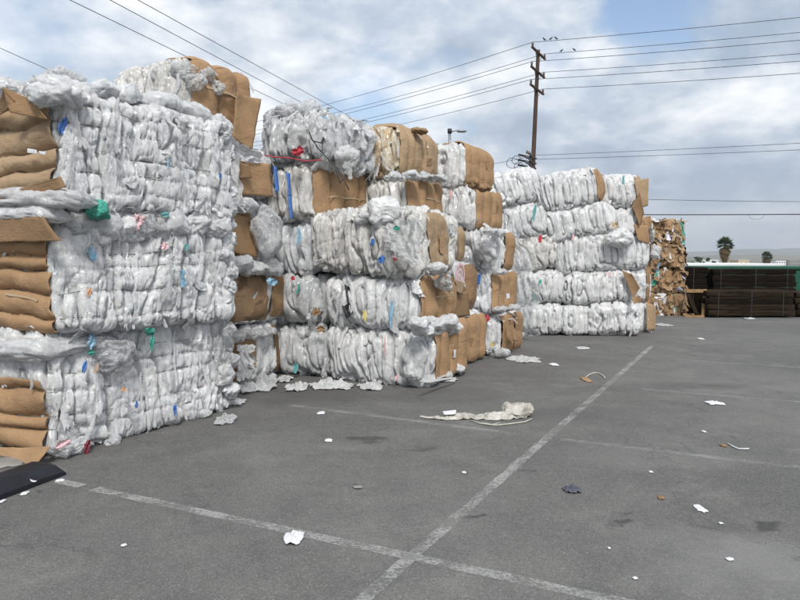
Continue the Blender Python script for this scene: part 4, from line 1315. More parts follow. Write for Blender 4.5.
pix_flap('film_flap', [(418, 381), (430, 384), (452, 378), (456, 377)], onV(-3.30), 'sheet', D1, bow=0.03)
fold(D1, onU(7.55)(414, 360), (0.15, 0.10, 0.24), 'sheet', 0.34)
fold(D2, vs(444, 283), (0.10, 0.15, 0.10), 'clear', 0.4)
fold(D2, vs(437, 268), (0.12, 0.2, 0.07), 'sheet', 0.36)
pix_flap('cardboard_flap', [(446, 271), (454, 277), (450, 292), (446, 286)], onV(-3.40), 'card3', D2)
for (x, y, ry) in ((395, 178, 0.16), (412, 176, 0.20), (428, 177, 0.18), (440, 178, 0.12)):
    fold(E4, onV(-4.33)(x, y), (0.13, ry, 0.06), 'greyfilm', 0.45)
for (x, y, ry) in ((430, 218, 0.14), (440, 222, 0.16)):
    fold(E3, onV(-3.98)(x, y), (0.12, ry, 0.06), 'clear', 0.38)
fold(E4, onV(-4.3)(437, 219), (0.10, 0.12, 0.06), 'card3', 0.4, name='cardboard_wad')
fold(E5, onV(-4.45)(420, 131), (0.12, 0.14, 0.045), 'card3', 0.4, name='cardboard_wad')
fold(F4, onV(-3.5)(483, 188), (0.12, 0.14, 0.05), 'card3', 0.4, name='cardboard_wad')
fold(F4, onV(-3.5)(473, 183), (0.10, 0.10, 0.07), 'card3', 0.45, name='cardboard_wad')

# the printed target sheet and its hanging flap on the second bale of stack E
ev = (UP(447, 290, 9.1) @ VH) + 0.10
tc_, tn = PL(459, 275, VH * ev, VH), VH
pix_flap('printed_sheet', [(452, 264), (460, 264), (466, 288), (456, 288)], onV(ev), 'whitepaint', E2, bow=0.01, wr=0.003, thick=0.004)
RV, RF, nr = [], [], 40
for k, (r0, r1) in enumerate(((0.0, 0.035), (0.07, 0.105), (0.14, 0.175))):
    off = len(RV)
    for a in np.linspace(0, 2 * np.pi, nr, endpoint=False):
        for r_ in (r0, r1):
            RV.append(tc_ + tn * 0.022 + UH * (r_ * math.cos(a)) + np.array((0, 0, r_ * math.sin(a))))
    for i in range(nr):
        j = (i + 1) % nr
        RF.append((off + 2 * i, off + 2 * i + 1, off + 2 * j + 1, off + 2 * j))
tgt = obj('target_print', to_local(E2.root, np.array(RV)), RF, 'pink', E2.root)
pix_flap('cardboard_flap', [(454, 279), (465, 283), (462, 294), (452, 289)], onV(ev + 0.05), 'card2', E2, bow=0.01)
pix_flap('cardboard_flap', [(449, 292), (468, 292), (470, 316), (452, 318)], onV(ev + 0.02), 'card3', E2)

# second front extras
pix_flap('blue_label', [(476, 275), (481, 274), (480, 284), (475, 284)], onU(10.48), 'blue', F2, bow=0.005, wr=0.004, thick=0.003)
pick(F1, 487, 318, 7, 8, onU(10.46), 'red', 10)
pick(F1, 492, 344, 4, 7, onU(10.46), 'yellow', 10)
pick(F4, 451, 194, 4, 9, onU(10.4), 'pink', 0)
for (x, y, ry) in ((500, 309, 0.2), (512, 308, 0.2), (490, 231, 0.2), (498, 233, 0.2), (500, 272, 0.16)):
    fold(F1 if y > 300 else (F3 if y < 240 else F2), onV(-3.6)(x, y), (0.10, ry, 0.05), 'clear', 0.38)
fold(F3, onU(10.5)(486, 250), (0.2, 0.14, 0.2), 'sheet', 0.34)
pix_flap('cardboard_flap', [(511, 318), (520, 337), (521, 342), (513, 340)], onV(-3.42), 'card', F1)
fold(F1, onV(-3.5)(502, 352), (0.12, 0.16, 0.06), 'clear', 0.38)

# broad far stack extras
yg = onY(13.75)
pick(G3a, 540, 239, 4, 9, yg, 'red', 8, name='red_tag')
for (bl, x, y, w, h, mt) in ((G2a, 534, 297, 4, 9, 'teal'), (G2a, 540, 282, 3, 6, 'green'), (G4a, 534, 213, 4, 18, 'teal'), (G5d, 623, 180, 3, 10, 'teal'), (G3b, 573, 237, 3, 6, 'pink'), (G4b, 614, 225, 8, 9, 'orange'), (G2b, 609, 274, 4, 5, 'pink')):
    pick(bl, x, y, w, h, yg if bl is not G5d else onY(14.5), mt, 10)
fold(G3b, onY(13.8)(619, 239), (0.30, 0.2, 0.20), 'white', 0.3, name='film_bag', label='smooth white film lump')
pix_flap('cardboard_flap', [(622, 270), (632, 274), (640, 288), (634, 300)], onY(13.85), 'card3', G2b)
pix_flap('cardboard_flap', [(632, 298), (640, 296), (642, 302), (634, 304)], onY(13.7), 'card', G2b)
pix_flap('cardboard_sheet', [(644, 217), (651, 216), (652, 305), (647, 309)], onY(14.9), 'card', G3d)
pix_flap('cardboard_sheet', [(646, 302), (656, 306), (655, 330), (647, 331)], onY(14.6), 'card2', G1d)
pix_flap('cardboard_sheet', [(634, 180), (649, 178), (648, 206), (640, 208)], onY(14.6), 'card2', G5d)
pix_flap('cardboard_sheet', [(632, 206), (640, 192), (644, 214), (640, 226)], onY(14.55), 'card3', G4d)
pix_flap('cardboard_sheet', [(634, 224), (648, 226), (650, 244), (638, 240)], onY(14.6), 'card', G4d)
fold(G3d, onY(14.8)(655, 252), (0.1, 0.14, 0.17), 'sheet', 0.35)
fold(G4d, onY(14.8)(652, 233), (0.05, 0.1, 0.22), 'sheet', 0.34)
drape('hanging_film', [onY(13.5)(508, 232), onY(13.35)(514, 262), onY(13.3)(517, 296), onY(13.3)(520, 336)], [0.35, 0.62, 0.66, 0.6], 'clear', G2a.root, 9, na=60, nb=30, pleat=4.5, amp=0.06)
drape('hanging_film', [onY(13.6)(502, 240), onY(13.45)(505, 280), onY(13.4)(510, 335)], [0.4, 0.5, 0.5], 'clear', G1a.root, 3, na=50, nb=26, pleat=3.5, amp=0.07)

# ------------------------------------------------------------------ timber stacks, container and roof at the far end of the yard
def tie_bundle(label, x0, x1, Y, rows, deep, h=0.158, w=0.235, mats=('tie',), z=0.04, spacers=(), straps=(0.12, 0.5, 0.86), seed=0, group='stacks of dark timber', yaw=0.0):
    rg = np.random.default_rng(seed)
    t = thing('timber_stack', label, 'timber', ((x0 + x1) / 2, Y, 0), (0, 0, yaw), group)
    L = x1 - x0
    meshes = []
    for k in range(3):
        V, F = box((0, 0, 0), (L, w - 0.012, h - 0.010), 0.008)
        V = V + 0.006 * vn(V * 3 + k * 9)
        meshes.append((V, F))
    zz = z
    base = {}
    for r_ in range(rows):
        if r_ in spacers:
            for fx in (-0.38, 0.0, 0.36):
                V, F = box((fx * L, w * deep / 2, zz + 0.02), (0.09, w * deep, 0.038), 0.004)
                obj('spacer', V, F, 'tie2', t, smooth=False)
            V, F = box((0, 0.03, zz + 0.018), (L * 0.97, 0.05, 0.034), 0.004)
            obj('spacer', V, F, 'tie2', t, smooth=False)
            zz += 0.04
        for d_ in range(deep):
            k = int(rg.integers(3))
            mt = mats[int(rg.integers(len(mats)))]
            if (k, mt) not in base:
                o = obj('timber', meshes[k][0], meshes[k][1], mt, t, smooth=False)
                base[(k, mt)] = o
            else:
                o = base[(k, mt)].copy()
                COL.objects.link(o)
                o.parent = t
            o.location = (rg.normal(0, 0.03), w * (d_ + 0.5) + rg.normal(0, 0.004), zz + h / 2)
        zz += h
    for sx in straps:
        x = (sx - 0.5) * L
        P = [(x, -0.008, z), (x, -0.008, zz + 0.006), (x, w * deep + 0.01, zz + 0.006)]
        V = []
        for p in P:
            V += [(p[0] - 0.012, p[1], p[2]), (p[0] + 0.012, p[1], p[2])]
        obj('steel_strap', V, [(0, 1, 3, 2), (2, 3, 5, 4)], 'cable', t, smooth=False)
    for fx in (-0.4, 0, 0.4):
        V, F = box((fx * L, w * deep / 2, z / 2), (0.1, w * deep, z - 0.002))
        obj('bearer', V, F, 'tie', t, smooth=False)
    return t


def X_at(px, Y):
    return AT(px, 300, Y)[0]


tie_bundle('low stack of dark timbers with a paler top row at the end of the yard', X_at(708, 18.3), X_at(795.5, 18.3), 18.3, 4, 4, mats=('tie2', 'tie2', 'tie'), seed=1, spacers=(3,))
tie_bundle('tall stack of black timbers layered with thin strips behind the low timber stack', X_at(712, 19.6), X_at(795, 19.6), 19.6, 7, 4, mats=('tie', 'tie', 'tie2'), seed=2, spacers=(2, 4, 6), straps=(0.1, 0.52, 0.9))
tie_bundle('black timber stack half hidden behind the pressed brown box bales', X_at(676, 19.7), X_at(707, 19.7), 19.7, 8, 4, mats=('tie',), seed=3, straps=(0.55,))
tie_bundle('low stack of dark timbers cut off by the right edge of the picture', X_at(797.5, 18.4), X_at(880, 18.4), 18.4, 4, 4, mats=('tie2', 'tie'), seed=4)

gx0, gx1 = X_at(704, 21.4), X_at(880, 21.4)
t = thing('green_container', 'green painted steel container whose rim shows above the dark timber', 'container', ((gx0 + gx1) / 2, 21.4, 0))
W_, D_, H_ = gx1 - gx0, 2.2, 1.22
V, F = box((0, D_ / 2, H_ / 2 + 0.06), (W_, D_, H_ - 0.12), 0.02)
obj('container_body', V, F, 'greenpaint', t, smooth=False)
V, F = box((0, D_ / 2, H_ + 0.045), (W_ + 0.1, D_ + 0.1, 0.085), 0.01)
obj('rim', V, F, 'greenpaint', t, smooth=False)
for k in range(9):
    V, F = box((-W_ / 2 + (k + 0.5) * W_ / 9, -0.04, H_ / 2 + 0.06), (0.1, 0.075, H_ - 0.16), 0.008)
    obj('rib', V, F, 'greenpaint', t, smooth=False)
wx0, wx1 = X_at(672, 24.5), X_at(779, 24.5)
t = thing('low_shed', 'long low shed with a white roof edge behind the dark timber', 'shed', ((wx0 + wx1) / 2, 24.5, 0))
V, F = box((0, 1.5, 0.62), (wx1 - wx0 - 0.2, 3.0, 1.24))
obj('wall', V, F, 'concrete', t, smooth=False)
V, F = box((0, 1.5, 1.305), (wx1 - wx0, 3.3, 0.13), 0.01)
obj('roof', V, F, 'whitepaint', t, smooth=False)
wx2, wx3 = X_at(779.5, 24.8), X_at(900, 24.8)
t = thing('boundary_wall', 'low grey concrete wall with capping beyond the green container', 'wall', ((wx2 + wx3) / 2, 24.8, 0))
V, F = box((0, 0.12, 0.58), (wx3 - wx2, 0.2, 1.16))
obj('wall_body', V, F, 'concrete', t, smooth=False)
V, F = box((0, 0.12, 1.20), (wx3 - wx2, 0.28, 0.075), 0.01)
obj('capping', V, F, 'concrete', t, smooth=False)

# broken wooden frame leaning by the box bales
fr = thing('wooden_frame', 'broken raw wood frame standing beside the pressed brown box bales', 'frame', tuple(AT(696, 317, 18.5) * np.array((1, 1, 0))))


def stick(p, q, w, d, name, parent, mat):
    p, q = np.asarray(p, float), np.asarray(q, float)
    z = (q - p) / np.linalg.norm(q - p)
    y = np.cross(z, (1, 0, 0)) if abs(z[0]) < 0.9 else np.cross(z, (0, 1, 0))
    y /= np.linalg.norm(y)
    x = np.cross(y, z)
    Rm = np.stack([x, y, z], 1)
    V, F = box((0, 0, 0), (w, d, np.linalg.norm(q - p)), 0.005)
    V = V @ Rm.T + (p + q) / 2
    return obj(name, to_local(parent, V), F, mat, parent, smooth=False)


yf = onY(18.5)
stick(yf(705, 293.5), yf(702.5, 317.5), 0.085, 0.05, 'post', fr, 'lumber')
stick(yf(686, 291), yf(706.5, 291), 0.05, 0.09, 'rail', fr, 'lumber')
stick(yf(688, 294), yf(697.5, 316.5), 0.10, 0.05, 'brace', fr, 'tie2')
stick(AT(684, 317.2, 18.42), AT(704, 317.2, 18.42), 0.06, 0.10, 'foot_rail', fr, 'lumber')
stick(AT(683, 315.5, 18.7), AT(699, 316, 18.7), 0.05, 0.12, 'foot_rail', fr, 'card')

# ------------------------------------------------------------------ pole line, lamp, cables
PY = 34.6
pb = AT(533, 165, PY)
ptop = AT(538.3, 50, PY)
lean = (ptop - pb) / (ptop[2] - pb[2])
base = pb - lean * (pb[2] - 0.0)
pole = thing('utility_pole', 'tall brown wooden utility pole with three crossarms above the white bales', 'pole', tuple(base))
V, F = tube(to_local(pole, [base + lean * z for z in np.linspace(0, ptop[2], 14)]), np.linspace(0.135, 0.09, 14), 12)
obj('pole_shaft', V, F, 'polewood', pole)
ends = []
for (xl, yl, xr, yr) in ((531, 50, 545.5, 58.5), (530.5, 68.5, 544.5, 77.5), (528.5, 86, 542.5, 94.5)):
    zc_ = AT((xl + xr) / 2, (yl + yr) / 2, PY)[2]
    cpos = base + lean * zc_ + np.array((0, -0.17, 0))
    hw = UH * -1.15
    p, q = cpos + hw, cpos - hw
    stick(p, q, 0.10, 0.085, 'crossarm', pole, 'polewood')
    for e_ in (p * 0.96 + q * 0.04, q * 0.96 + p * 0.04):
        V, F = tube(to_local(pole, [e_ + np.array((0, 0, z)) for z in (0.05, 0.12, 0.2, 0.26)]), [0.03, 0.055, 0.05, 0.02], 8)
        obj('insulator', V, F, 'ceramic', pole)
        ends.append(e_ + np.array((0, 0, 0.24)))
    for sg in (-1, 1):
        stick(cpos + UH * sg * 0.6, base + lean * (zc_ - 0.5), 0.03, 0.02, 'arm_brace', pole, 'steel')
zc_ = AT(533, 163, PY)[2]
for k in range(3):
    c_ = base + lean * (zc_ - 0.26 + k * 0.24) + np.array((0, -0.2, 0))
    stick(c_ - UH * 1.35 - VH * 0.35, c_ + UH * 0.35, 0.085, 0.08, 'crossarm', pole, 'cable')
    stick(c_ - UH * 1.35 + VH * 0.28 + np.array((0, 0.42, 0)), c_ + UH * 0.35 + np.array((0, 0.42, 0)), 0.085, 0.08, 'crossarm', pole, 'cable')
    for f_ in (-1.2, -0.85, -0.5):
        e_ = c_ + UH * f_ + np.array((0, 0, 0.05))
        V, F = tube(to_local(pole, [e_ + np.array((0, 0, z)) for z in (0, 0.06, 0.16)]), [0.04, 0.06, 0.03], 8)
        obj('insulator', V, F, 'ceramic', pole)
for k, (x, y, r_) in enumerate(((513, 163, 0.30), (517, 160, 0.24), (519, 166, 0.22))):
    c_ = AT(x, y, PY - 1.0)
    V, F = tube(to_local(pole, [c_ + np.array((r_ * math.cos(a), 0.1 * math.sin(a * 2), r_ * 0.8 * math.sin(a))) for a in np.linspace(0.3, 5.6, 26)]), 0.014, 5)
    obj('wire_loop', V, F, 'cable', pole)


def cable(label, p, q, sag, r_=0.012, n=40, group='overhead wires', name='overhead_wire', cat='wire'):
    t = np.linspace(0, 1, n)[:, None]
    p, q = np.asarray(p, float), np.asarray(q, float)
    P = p + (q - p) * t
    P[:, 2] -= (sag * 4 * t * (1 - t)).ravel()
    V, F = tube(P, r_, 5)
    o = obj(name, V, F, 'cable')
    o['label'], o['category'], o['group'] = label, cat, group
    return o


ORD = ('top', 'second', 'third', 'fourth', 'fifth', 'lowest')
dirL = np.array((-0.68, 0.73, 0))
order = sorted(range(6), key=lambda k: -ends[k][2] / ends[k][1])
for i, k in enumerate(order):
    e_ = ends[k]
    cable(f'{ORD[i]} of the six wires running right from the utility pole', e_, e_ + VH * 52 + np.array((0, 0, -0.1)), 0.75)
    cable(f'{ORD[i]} of the six wires running left from the utility pole', e_, e_ + dirL * 46 + np.array((0, 0, 0.8)), 0.7)
low_r = base + lean * (zc_ + 0.1)
cable('upper of two low thin wires right of the pole cluster', low_r + np.array((0.1, -0.2, 0.25)), low_r + VH * 52 + np.array((0, 0, 0.75)), 0.5, 0.010)
cable('lower of two low thin wires right of the pole cluster', low_r + np.array((0.1, -0.2, 0.05)), low_r + VH * 52 + np.array((0, 0, 0.2)), 0.5, 0.010)
cable('low thin wire running left from the pole cluster', low_r + np.array((-0.1, -0.2, 0.2)), low_r + dirL * 46 + np.array((0, 0, -0.5)), 0.5, 0.010)
for nm, (ax, ay, bx, by) in (('leftmost of three', (70, 0, 290, 107)), ('middle one of three', (110, 0, 325, 115)), ('rightmost of three', (138, 0, 365, 125))):
    p, q = G(ax, ay, 9.2), G(bx, by, 9.2)
    d_ = q - p
    cable(f'{nm} wires sloping down from the top left corner', p - d_ * 1.3, q + d_ * 0.35, 0.0, 0.012)
p, q = G(0, 48, 7.5), G(80, 84, 7.5)
cable('single wire at the left edge sloping down behind the nearest stack', p - (q - p) * 3.0, q + (q - p) * 1.2, 0.0, 0.009)
cable('thin wire crossing the sky above the thick black cable', AT(600, 198.0, 62), AT(880, 201.5, 62), 0.12, 0.022)
cable('thick black cable crossing low above the box bales', AT(590, 214.5, 58), AT(880, 213.6, 58), 0.05, 0.042)
c_ = AT(758, 214.5, 58)
V, F = tube([c_ + np.array((x, 0, z)) for x, z in ((-0.75, 0), (-0.7, -0.22), (-0.45, -0.38), (0, -0.4), (0.35, -0.3), (0.55, -0.05))], 0.012, 5)
o = obj('cable_loop', V, F, 'cable')
o['label'], o['category'] = 'slack loop of wire hanging under the thick black cable', 'cable'

top_right = ends[order[0]]
for i, (px, k) in enumerate(((541.5, 0), (547.5, 0), (553, 0), (558, 1), (571, 1))):
    e_ = ends[order[k]]
    # point of that wire straight under the pixel column
    s_ = (px - 400) / F_PX
    tt = (s_ * e_[1] - e_[0]) / (VH[0] - s_ * VH[1])
    f_ = tt / 52
    p = e_ + VH * tt + np.array((0, 0, -0.1 * f_ - 0.75 * 4 * f_ * (1 - f_) + 0.017))
    prof = [(-0.17, 0.03, 0.006), (-0.10, 0.07, 0.02), (-0.05, 0.10, 0.05), (0.02, 0.13, 0.062), (0.07, 0.17, 0.048), (0.10, 0.215, 0.036), (0.135, 0.23, 0.030), (0.16, 0.225, 0.010), (0.19, 0.215, 0.003)]
    V, F = tube([(x * (1 if i % 2 else -1) * 1.0, 0, z) for x, z, r_ in prof], [r_ for *_, r_ in prof], 8)
    V = V * 0.62
    mb = MB().add((V, F))
    for sx in (-0.02, 0.02):
        mb.add(tube([(0.01, sx, 0.06), (0.01, sx, 0.0)], 0.006, 4))
    o = mb.build('bird', 'bird', smooth=True)
    o.location = tuple(p)
    o['label'] = ('first bird on the top wire, nearest the pole', 'second bird on the top wire from the pole', 'third bird on the top wire from the pole',
                  'bird on the second wire nearer the pole', 'bird alone farther out on the second wire')[i]
    o['category'], o['group'] = 'bird', 'birds on the wires'

LY = 27.0
lb = AT(449.5, 175, LY)
lt = AT(449.3, 132, LY)
lamp = thing('street_lamp', 'grey street lamp head on a pole above the rounded cardboard bale', 'street lamp', (lb[0], LY, 0))
V, F = tube([(0, 0, z) for z in np.linspace(0, lt[2], 8)], np.linspace(0.085, 0.055, 8), 10)
obj('pole_shaft', V, F, 'steel', lamp)
V, F = tube([(0, 0, lt[2] - 0.05), (0, 0, lt[2] + 0.12)], 0.085, 10)
obj('pole_cap', V, F, 'cable', lamp)
V, F = tube([(0, 0, lt[2] - 0.05), (0.10, 0, lt[2] + 0.02), (0.25, 0, lt[2] + 0.06), (0.36, 0, lt[2] + 0.06)], 0.03, 8)
obj('arm', V, F, 'steel', lamp)
V, F = puff((0.46, 0, lt[2] + 0.03), (0.20, 0.10, 0.055), 3, 0.02, 12, 16)
obj('lamp_head', V, F, 'steel', lamp)

# ------------------------------------------------------------------ palms, trees and a house beyond the yard
def palm(label, px, py_top, py_mid, py_bot, Y, seed, group='fan palms on the skyline'):
    rg = np.random.default_rng(seed)
    top, mid, bot = AT(px, py_top, Y), AT(px, py_mid, Y), AT(px, py_bot, Y)
    zg = -9.5
    r_ = (top[2] - mid[2])
    t = thing('fan_palm', label, 'palm tree', (top[0], Y, zg), group=group)
    cz = mid[2] - zg
    V, F = tube([(0.1 * math.sin(z), 0, z) for z in np.linspace(0, cz, 16)], np.linspace(0.36, 0.22, 16), 10)
    obj('trunk', V, F, 'bark', t)

    def fan(o_, d, L, droop, rgx):
        """one fan leaf: a stalk and a spread of narrow blades"""
        d = d / np.linalg.norm(d)
        side = np.cross(d, (0, 0, 1.0))
        side /= np.linalg.norm(side) + 1e-6
        up = np.cross(side, d)
        hub = o_ + d * L * 0.5 + np.array((0, 0, -droop * 0.25))
        V, F = [o_ - side * 0.02, o_ + side * 0.02, hub + side * 0.02, hub - side * 0.02], [(0, 1, 2, 3)]
        for a in np.linspace(-1.25, 1.25, 9):
            dd = d * math.cos(a) + side * math.sin(a)
            tip = hub + dd * L * 0.55 * rgx.uniform(0.8, 1.1) + np.array((0, 0, -droop * rgx.uniform(0.4, 0.9)))
            b = len(V)
            w = np.cross(dd, up) * 0.055
            m = (hub + tip) / 2 + up * 0.04
            V += [hub, m - w, tip, m + w]
            F.append((b, b + 1, b + 2, b + 3))
        return V, F
    hs = mid[2] - bot[2]
    mb = MB()
    for k in range(95):
        az, el = rg.uniform(0, 6.283), rg.uniform(-0.6, 1.45)
        d = np.array((math.cos(az) * math.cos(el), math.sin(az) * math.cos(el), math.sin(el)))
        mb.add(fan(np.array((0, 0, cz)), d, r_ * rg.uniform(0.7, 1.0), 0.12 * r_, rg))
    mb.build('crown', 'frond', t)
    mb = MB()
    for k in range(150):
        f_ = rg.uniform(0, 1) ** 1.2
        az, el = rg.uniform(0, 6.283), rg.uniform(-1.35, -0.75)
        d = np.array((math.cos(az) * math.cos(el), math.sin(az) * math.cos(el), math.sin(el)))
        mb.add(fan(np.array((0, 0, cz + 0.1 * r_ - f_ * hs * 0.8)), d, r_ * (1.0 - 0.62 * f_) * rg.uniform(0.8, 1.05), 0.2 * r_, rg))
    mb.build('dead_skirt', 'deadfrond', t)
    return t


palm('large fan palm with a shaggy dead skirt on the skyline', 725.5, 234.5, 244.5, 263, 112, 1)
palm('smaller round headed fan palm on the skyline at far right', 767, 249.5, 256.5, 264, 190, 2)


def leafy(label, px, py_top, py_bot, wpx, Y, seed):
    rg = np.random.default_rng(seed)
    top = AT(px, py_top, Y)
    zg = -9.8
    rad_ = wpx / F_PX * Y / 2
    h = top[2] - zg
    t = thing('broadleaf_tree', label, 'tree', (top[0], Y, zg), group='dark trees behind the box bales')
    V, F = tube([(0, 0, z) for z in np.linspace(0, h * 0.7, 6)], np.linspace(0.3, 0.12, 6), 7)
    obj('trunk', V, F, 'bark', t)
    n = 900
    cl = rg.normal(0, 1, (14, 3)) * np.array((rad_ * 0.5, rad_ * 0.5, h * 0.13)) + np.array((0, 0, h * 0.72))
    P = cl[rg.integers(0, 14, n)] + rg.normal(0, 1, (n, 3)) * rad_ * 0.22
    P[:, 2] = np.minimum(P[:, 2], h - rg.uniform(0, 0.3, n))
    a, b = rg.normal(0, 1, (n, 3)), rg.normal(0, 1, (n, 3))
    a *= 0.28 / np.linalg.norm(a, axis=1)[:, None]
    b *= 0.2 / np.linalg.norm(b, axis=1)[:, None]
    V = np.stack([P - a, P + b, P + a, P - b], 1).reshape(-1, 3)
    obj('crown', V, np.arange(4 * n).reshape(-1, 4), 'leaf', t, smooth=False)


leafy('leftmost dark tree showing over the shed roof beside the box bales', 692, 258.5, 266, 8, 150, 1)
leafy('broad dark tree over the shed roof, second from the box bales', 701, 257.3, 266, 11, 160, 2)
leafy('rounded dark tree over the shed roof, third from the box bales', 708.5, 258, 266, 7, 150, 3)
leafy('small dark tree over the shed roof, nearest the large palm', 714.5, 259.6, 266, 5, 150, 4)


def house(label, px0, px1, py_top, Y, wall, seed=0):
    x0, x1 = AT(px0, 260, Y)[0], AT(px1, 260, Y)[0]
    zt = AT(px0, py_top, Y)[2]
    zg = -9.9
    t = thing('flat_roofed_building', label, 'building', ((x0 + x1) / 2, Y, zg), group='buildings beyond the yard')
    H = zt - zg
    V, F = box((0, 5, H / 2), (x1 - x0, 10, H))
    obj('wall', V, F, wall, t, smooth=False)
    V, F = box((0, 5, H + 0.08), (x1 - x0 + 0.4, 10.4, 0.16))
    obj('roof', V, F, 'whitepaint' if wall == 'tan' else 'concrete', t, smooth=False)
    nwin = max(2, int((x1 - x0) / 2.5))
    for k in range(nwin):
        for z in (H - 2.0, H - 5.2):
            V, F = box((-(x1 - x0) / 2 + (k + 0.5) * (x1 - x0) / nwin, -0.02, z), (1.1, 0.06, 1.3))
            obj('window', V, F, 'glass', t, smooth=False)


house('small tan building with a flat roof between the two palms', 738.5, 749, 260.0, 380, 'tan')
house('pale low building far off, right of the smaller palm', 776, 786, 260.5, 700, 'whitepaint')
house('long pale building far off, left of the large palm', 703, 719, 259.6, 900, 'whitepaint')
house('grey building far off at the right edge', 789, 806, 260.2, 800, 'concrete')

# ------------------------------------------------------------------ things on the ground
def crumple(name, label, cat, px, py, wpx, hpx, mat, seed, group=None, thick=0.05, na=26, nb=26):
    """a flattened crumpled sheet lying on the yard"""
    c = G(px, py)
    w = wpx / F_PX * c[1]
    l = G(px, py - hpx / 2)[1] - G(px, py + hpx / 2)[1]
    rg = np.random.default_rng(seed)
    a, b = np.meshgrid(np.linspace(-1, 1, na), np.linspace(-1, 1, nb), indexing='ij')
    a, b = a.ravel(), b.ravel()
    th = np.arctan2(b, a)
    P = np.stack([a, b, np.zeros_like(a)], 1)
    # square to ragged round
    rr = 1 + 0.35 * pn(np.stack([np.cos(th) * 1.6, np.sin(th) * 1.6, np.full_like(a, seed * 1.7)], 1)) + 0.2 * pn(np.stack([np.cos(th) * 4, np.sin(th) * 4, np.full_like(a, seed * 2.7)], 1))
    k = np.maximum(np.abs(a), np.abs(b)) / (np.hypot(a, b) + 1e-6)
    k = 0.35 + 0.65 * k
    X, Y = a * k * rr * w / 2, b * k * rr * l / 2
    q = np.stack([X / max(w, l) * 5, Y / max(w, l) * 5, np.full_like(X, seed)], 1)
    h = np.abs(pn(q)) * 1.3 + 0.5 * np.abs(pn(q * 2.3 + 5)) + 0.25 * np.abs(pn(q * 4.7))
    edge = np.clip(1.15 - np.hypot(a, b) * 0.8, 0.12, 1)
    Z = 0.006 + thick * h * edge
    o = obj(name, np.stack([X, Y, Z], 1), grid_quads(na, nb), mat)
    o.location = (c[0], c[1], 0)
    o.modifiers.new('thickness', 'SOLIDIFY').thickness = 0.002
    o['label'], o['category'] = label, cat
    if group:
        o['group'] = group
    return o


FS = 'scraps of film on the ground'
crumple('film_scrap', 'crumpled clear film heap against the split cardboard bale', 'film scrap', 258, 385, 46, 17, 'clear', 1, FS, 0.22)
crumple('film_scrap', 'small clear film tuft at the far foot of the nearest stack', 'film scrap', 226, 421, 19, 9, 'clear', 2, FS, 0.09)
crumple('film_scrap', 'crumpled white film left of three beneath the main row front', 'film scrap', 297, 388.5, 22, 7, 'sheet', 3, FS, 0.11)
crumple('film_scrap', 'longest crumpled white film of three beneath the main row front', 'film scrap', 333, 387, 40, 7, 'sheet', 4, FS, 0.12)
crumple('film_scrap', 'crumpled white film right of three beneath the main row front', 'film scrap', 371, 387.5, 24, 7, 'sheet', 5, FS, 0.11)
crumple('film_scrap', 'thin white film strip lying beside the pink streaked bale', 'film scrap', 444, 380.5, 27, 4, 'sheet', 6, FS, 0.05)
crumple('film_scrap', 'flattened white film ahead of the flapping cardboard bale', 'film scrap', 524, 359.5, 30, 6, 'sheet', 7, FS, 0.05)
crumple('film_scrap', 'small white film by the long parking line before the far stack', 'film scrap', 583, 348.5, 13, 2.5, 'sheet', 8, FS, 0.03)
crumple('film_scrap', 'flat white film sheet near the foot of the box bales', 'film scrap', 663, 325, 16, 2.5, 'sheet', 9, FS, 0.03)
crumple('film_scrap', 'small white film beside the low timber stack', 'film scrap', 749, 318.8, 10, 1.6, 'sheet', 10, FS, 0.04)
crumple('film_scrap', 'torn pale film with trailing end left of the clear film heap', 'film scrap', 237, 403, 16, 6, 'sheet', 11, FS, 0.06)
crumple('film_scrap', 'dark film wad between the clear heap and the main row', 'film scrap', 284, 380, 16, 6, 'greyfilm', 12, FS, 0.08)
PS = 'paper scraps on the yard'
for i, (lb_, x, y, w, h, mt, tk) in enumerate((
        ('folded white paper scrap lying on the near parking line', 294, 539, 20, 13, 'paper', 0.05),
        ('small square white paper in the bay right of the long line', 700, 509, 9, 8, 'paper', 0.01),
        ('creased white paper at the right between two faded lines', 714, 403.5, 16, 4, 'paper', 0.03),
        ('round white scrap on the asphalt before the stained bale', 329, 441, 8, 3, 'paper', 0.02),
        ('small torn white paper below the crumpled films', 321, 413.5, 8, 3, 'paper', 0.02),
        ('tiny white chip left of the near parking line', 124, 546, 5, 3, 'paper', 0.01),
        ('small white chip in the pale dusty patch', 730, 560, 8, 3, 'paper', 0.01),
        ('tiny white chip on the long line side of the dark stains', 721, 524, 4, 2, 'paper', 0.01),
        ('small pinkish chip beyond the dark rag', 651, 472.5, 4, 2, 'paper', 0.01),
        ('tiny white chip at the bottom right of the yard', 635, 579, 5, 2.5, 'paper', 0.01),
        ('small brown leaf on the asphalt right of the dark rag', 661, 498.5, 7, 3, 'lumber', 0.015),
        ('tiny white chip between the dirty sack and the near line', 464, 473, 4, 2, 'paper', 0.01),
        ('tan cardboard scrap by the curled string near the long line', 586, 380, 8, 5, 'card', 0.03),
        ('small white paper near the curled string in the far bay', 701, 339, 5, 1.6, 'paper', 0.02),
        ('white scrap beside the flattened film and the flapping bale', 554, 365, 8, 2.5, 'paper', 0.03),
        ('tan chip at the end of the white string', 723, 446, 5, 2.5, 'lumber', 0.015),
        ('small white chip above the faded line at right', 704, 432, 4, 2, 'paper', 0.01),
        ('tiny chip near the bottom centre of the yard', 609, 549, 3, 2, 'paper', 0.008),
        ('small pale scrap near the middle bay left of the sack', 358, 487.5, 10, 2.5, 'concrete', 0.01))):
    crumple('paper_scrap' if mt == 'paper' else 'litter_scrap', lb_, 'litter', x, y, w, h, mt, 30 + i, PS, tk, 12, 12)
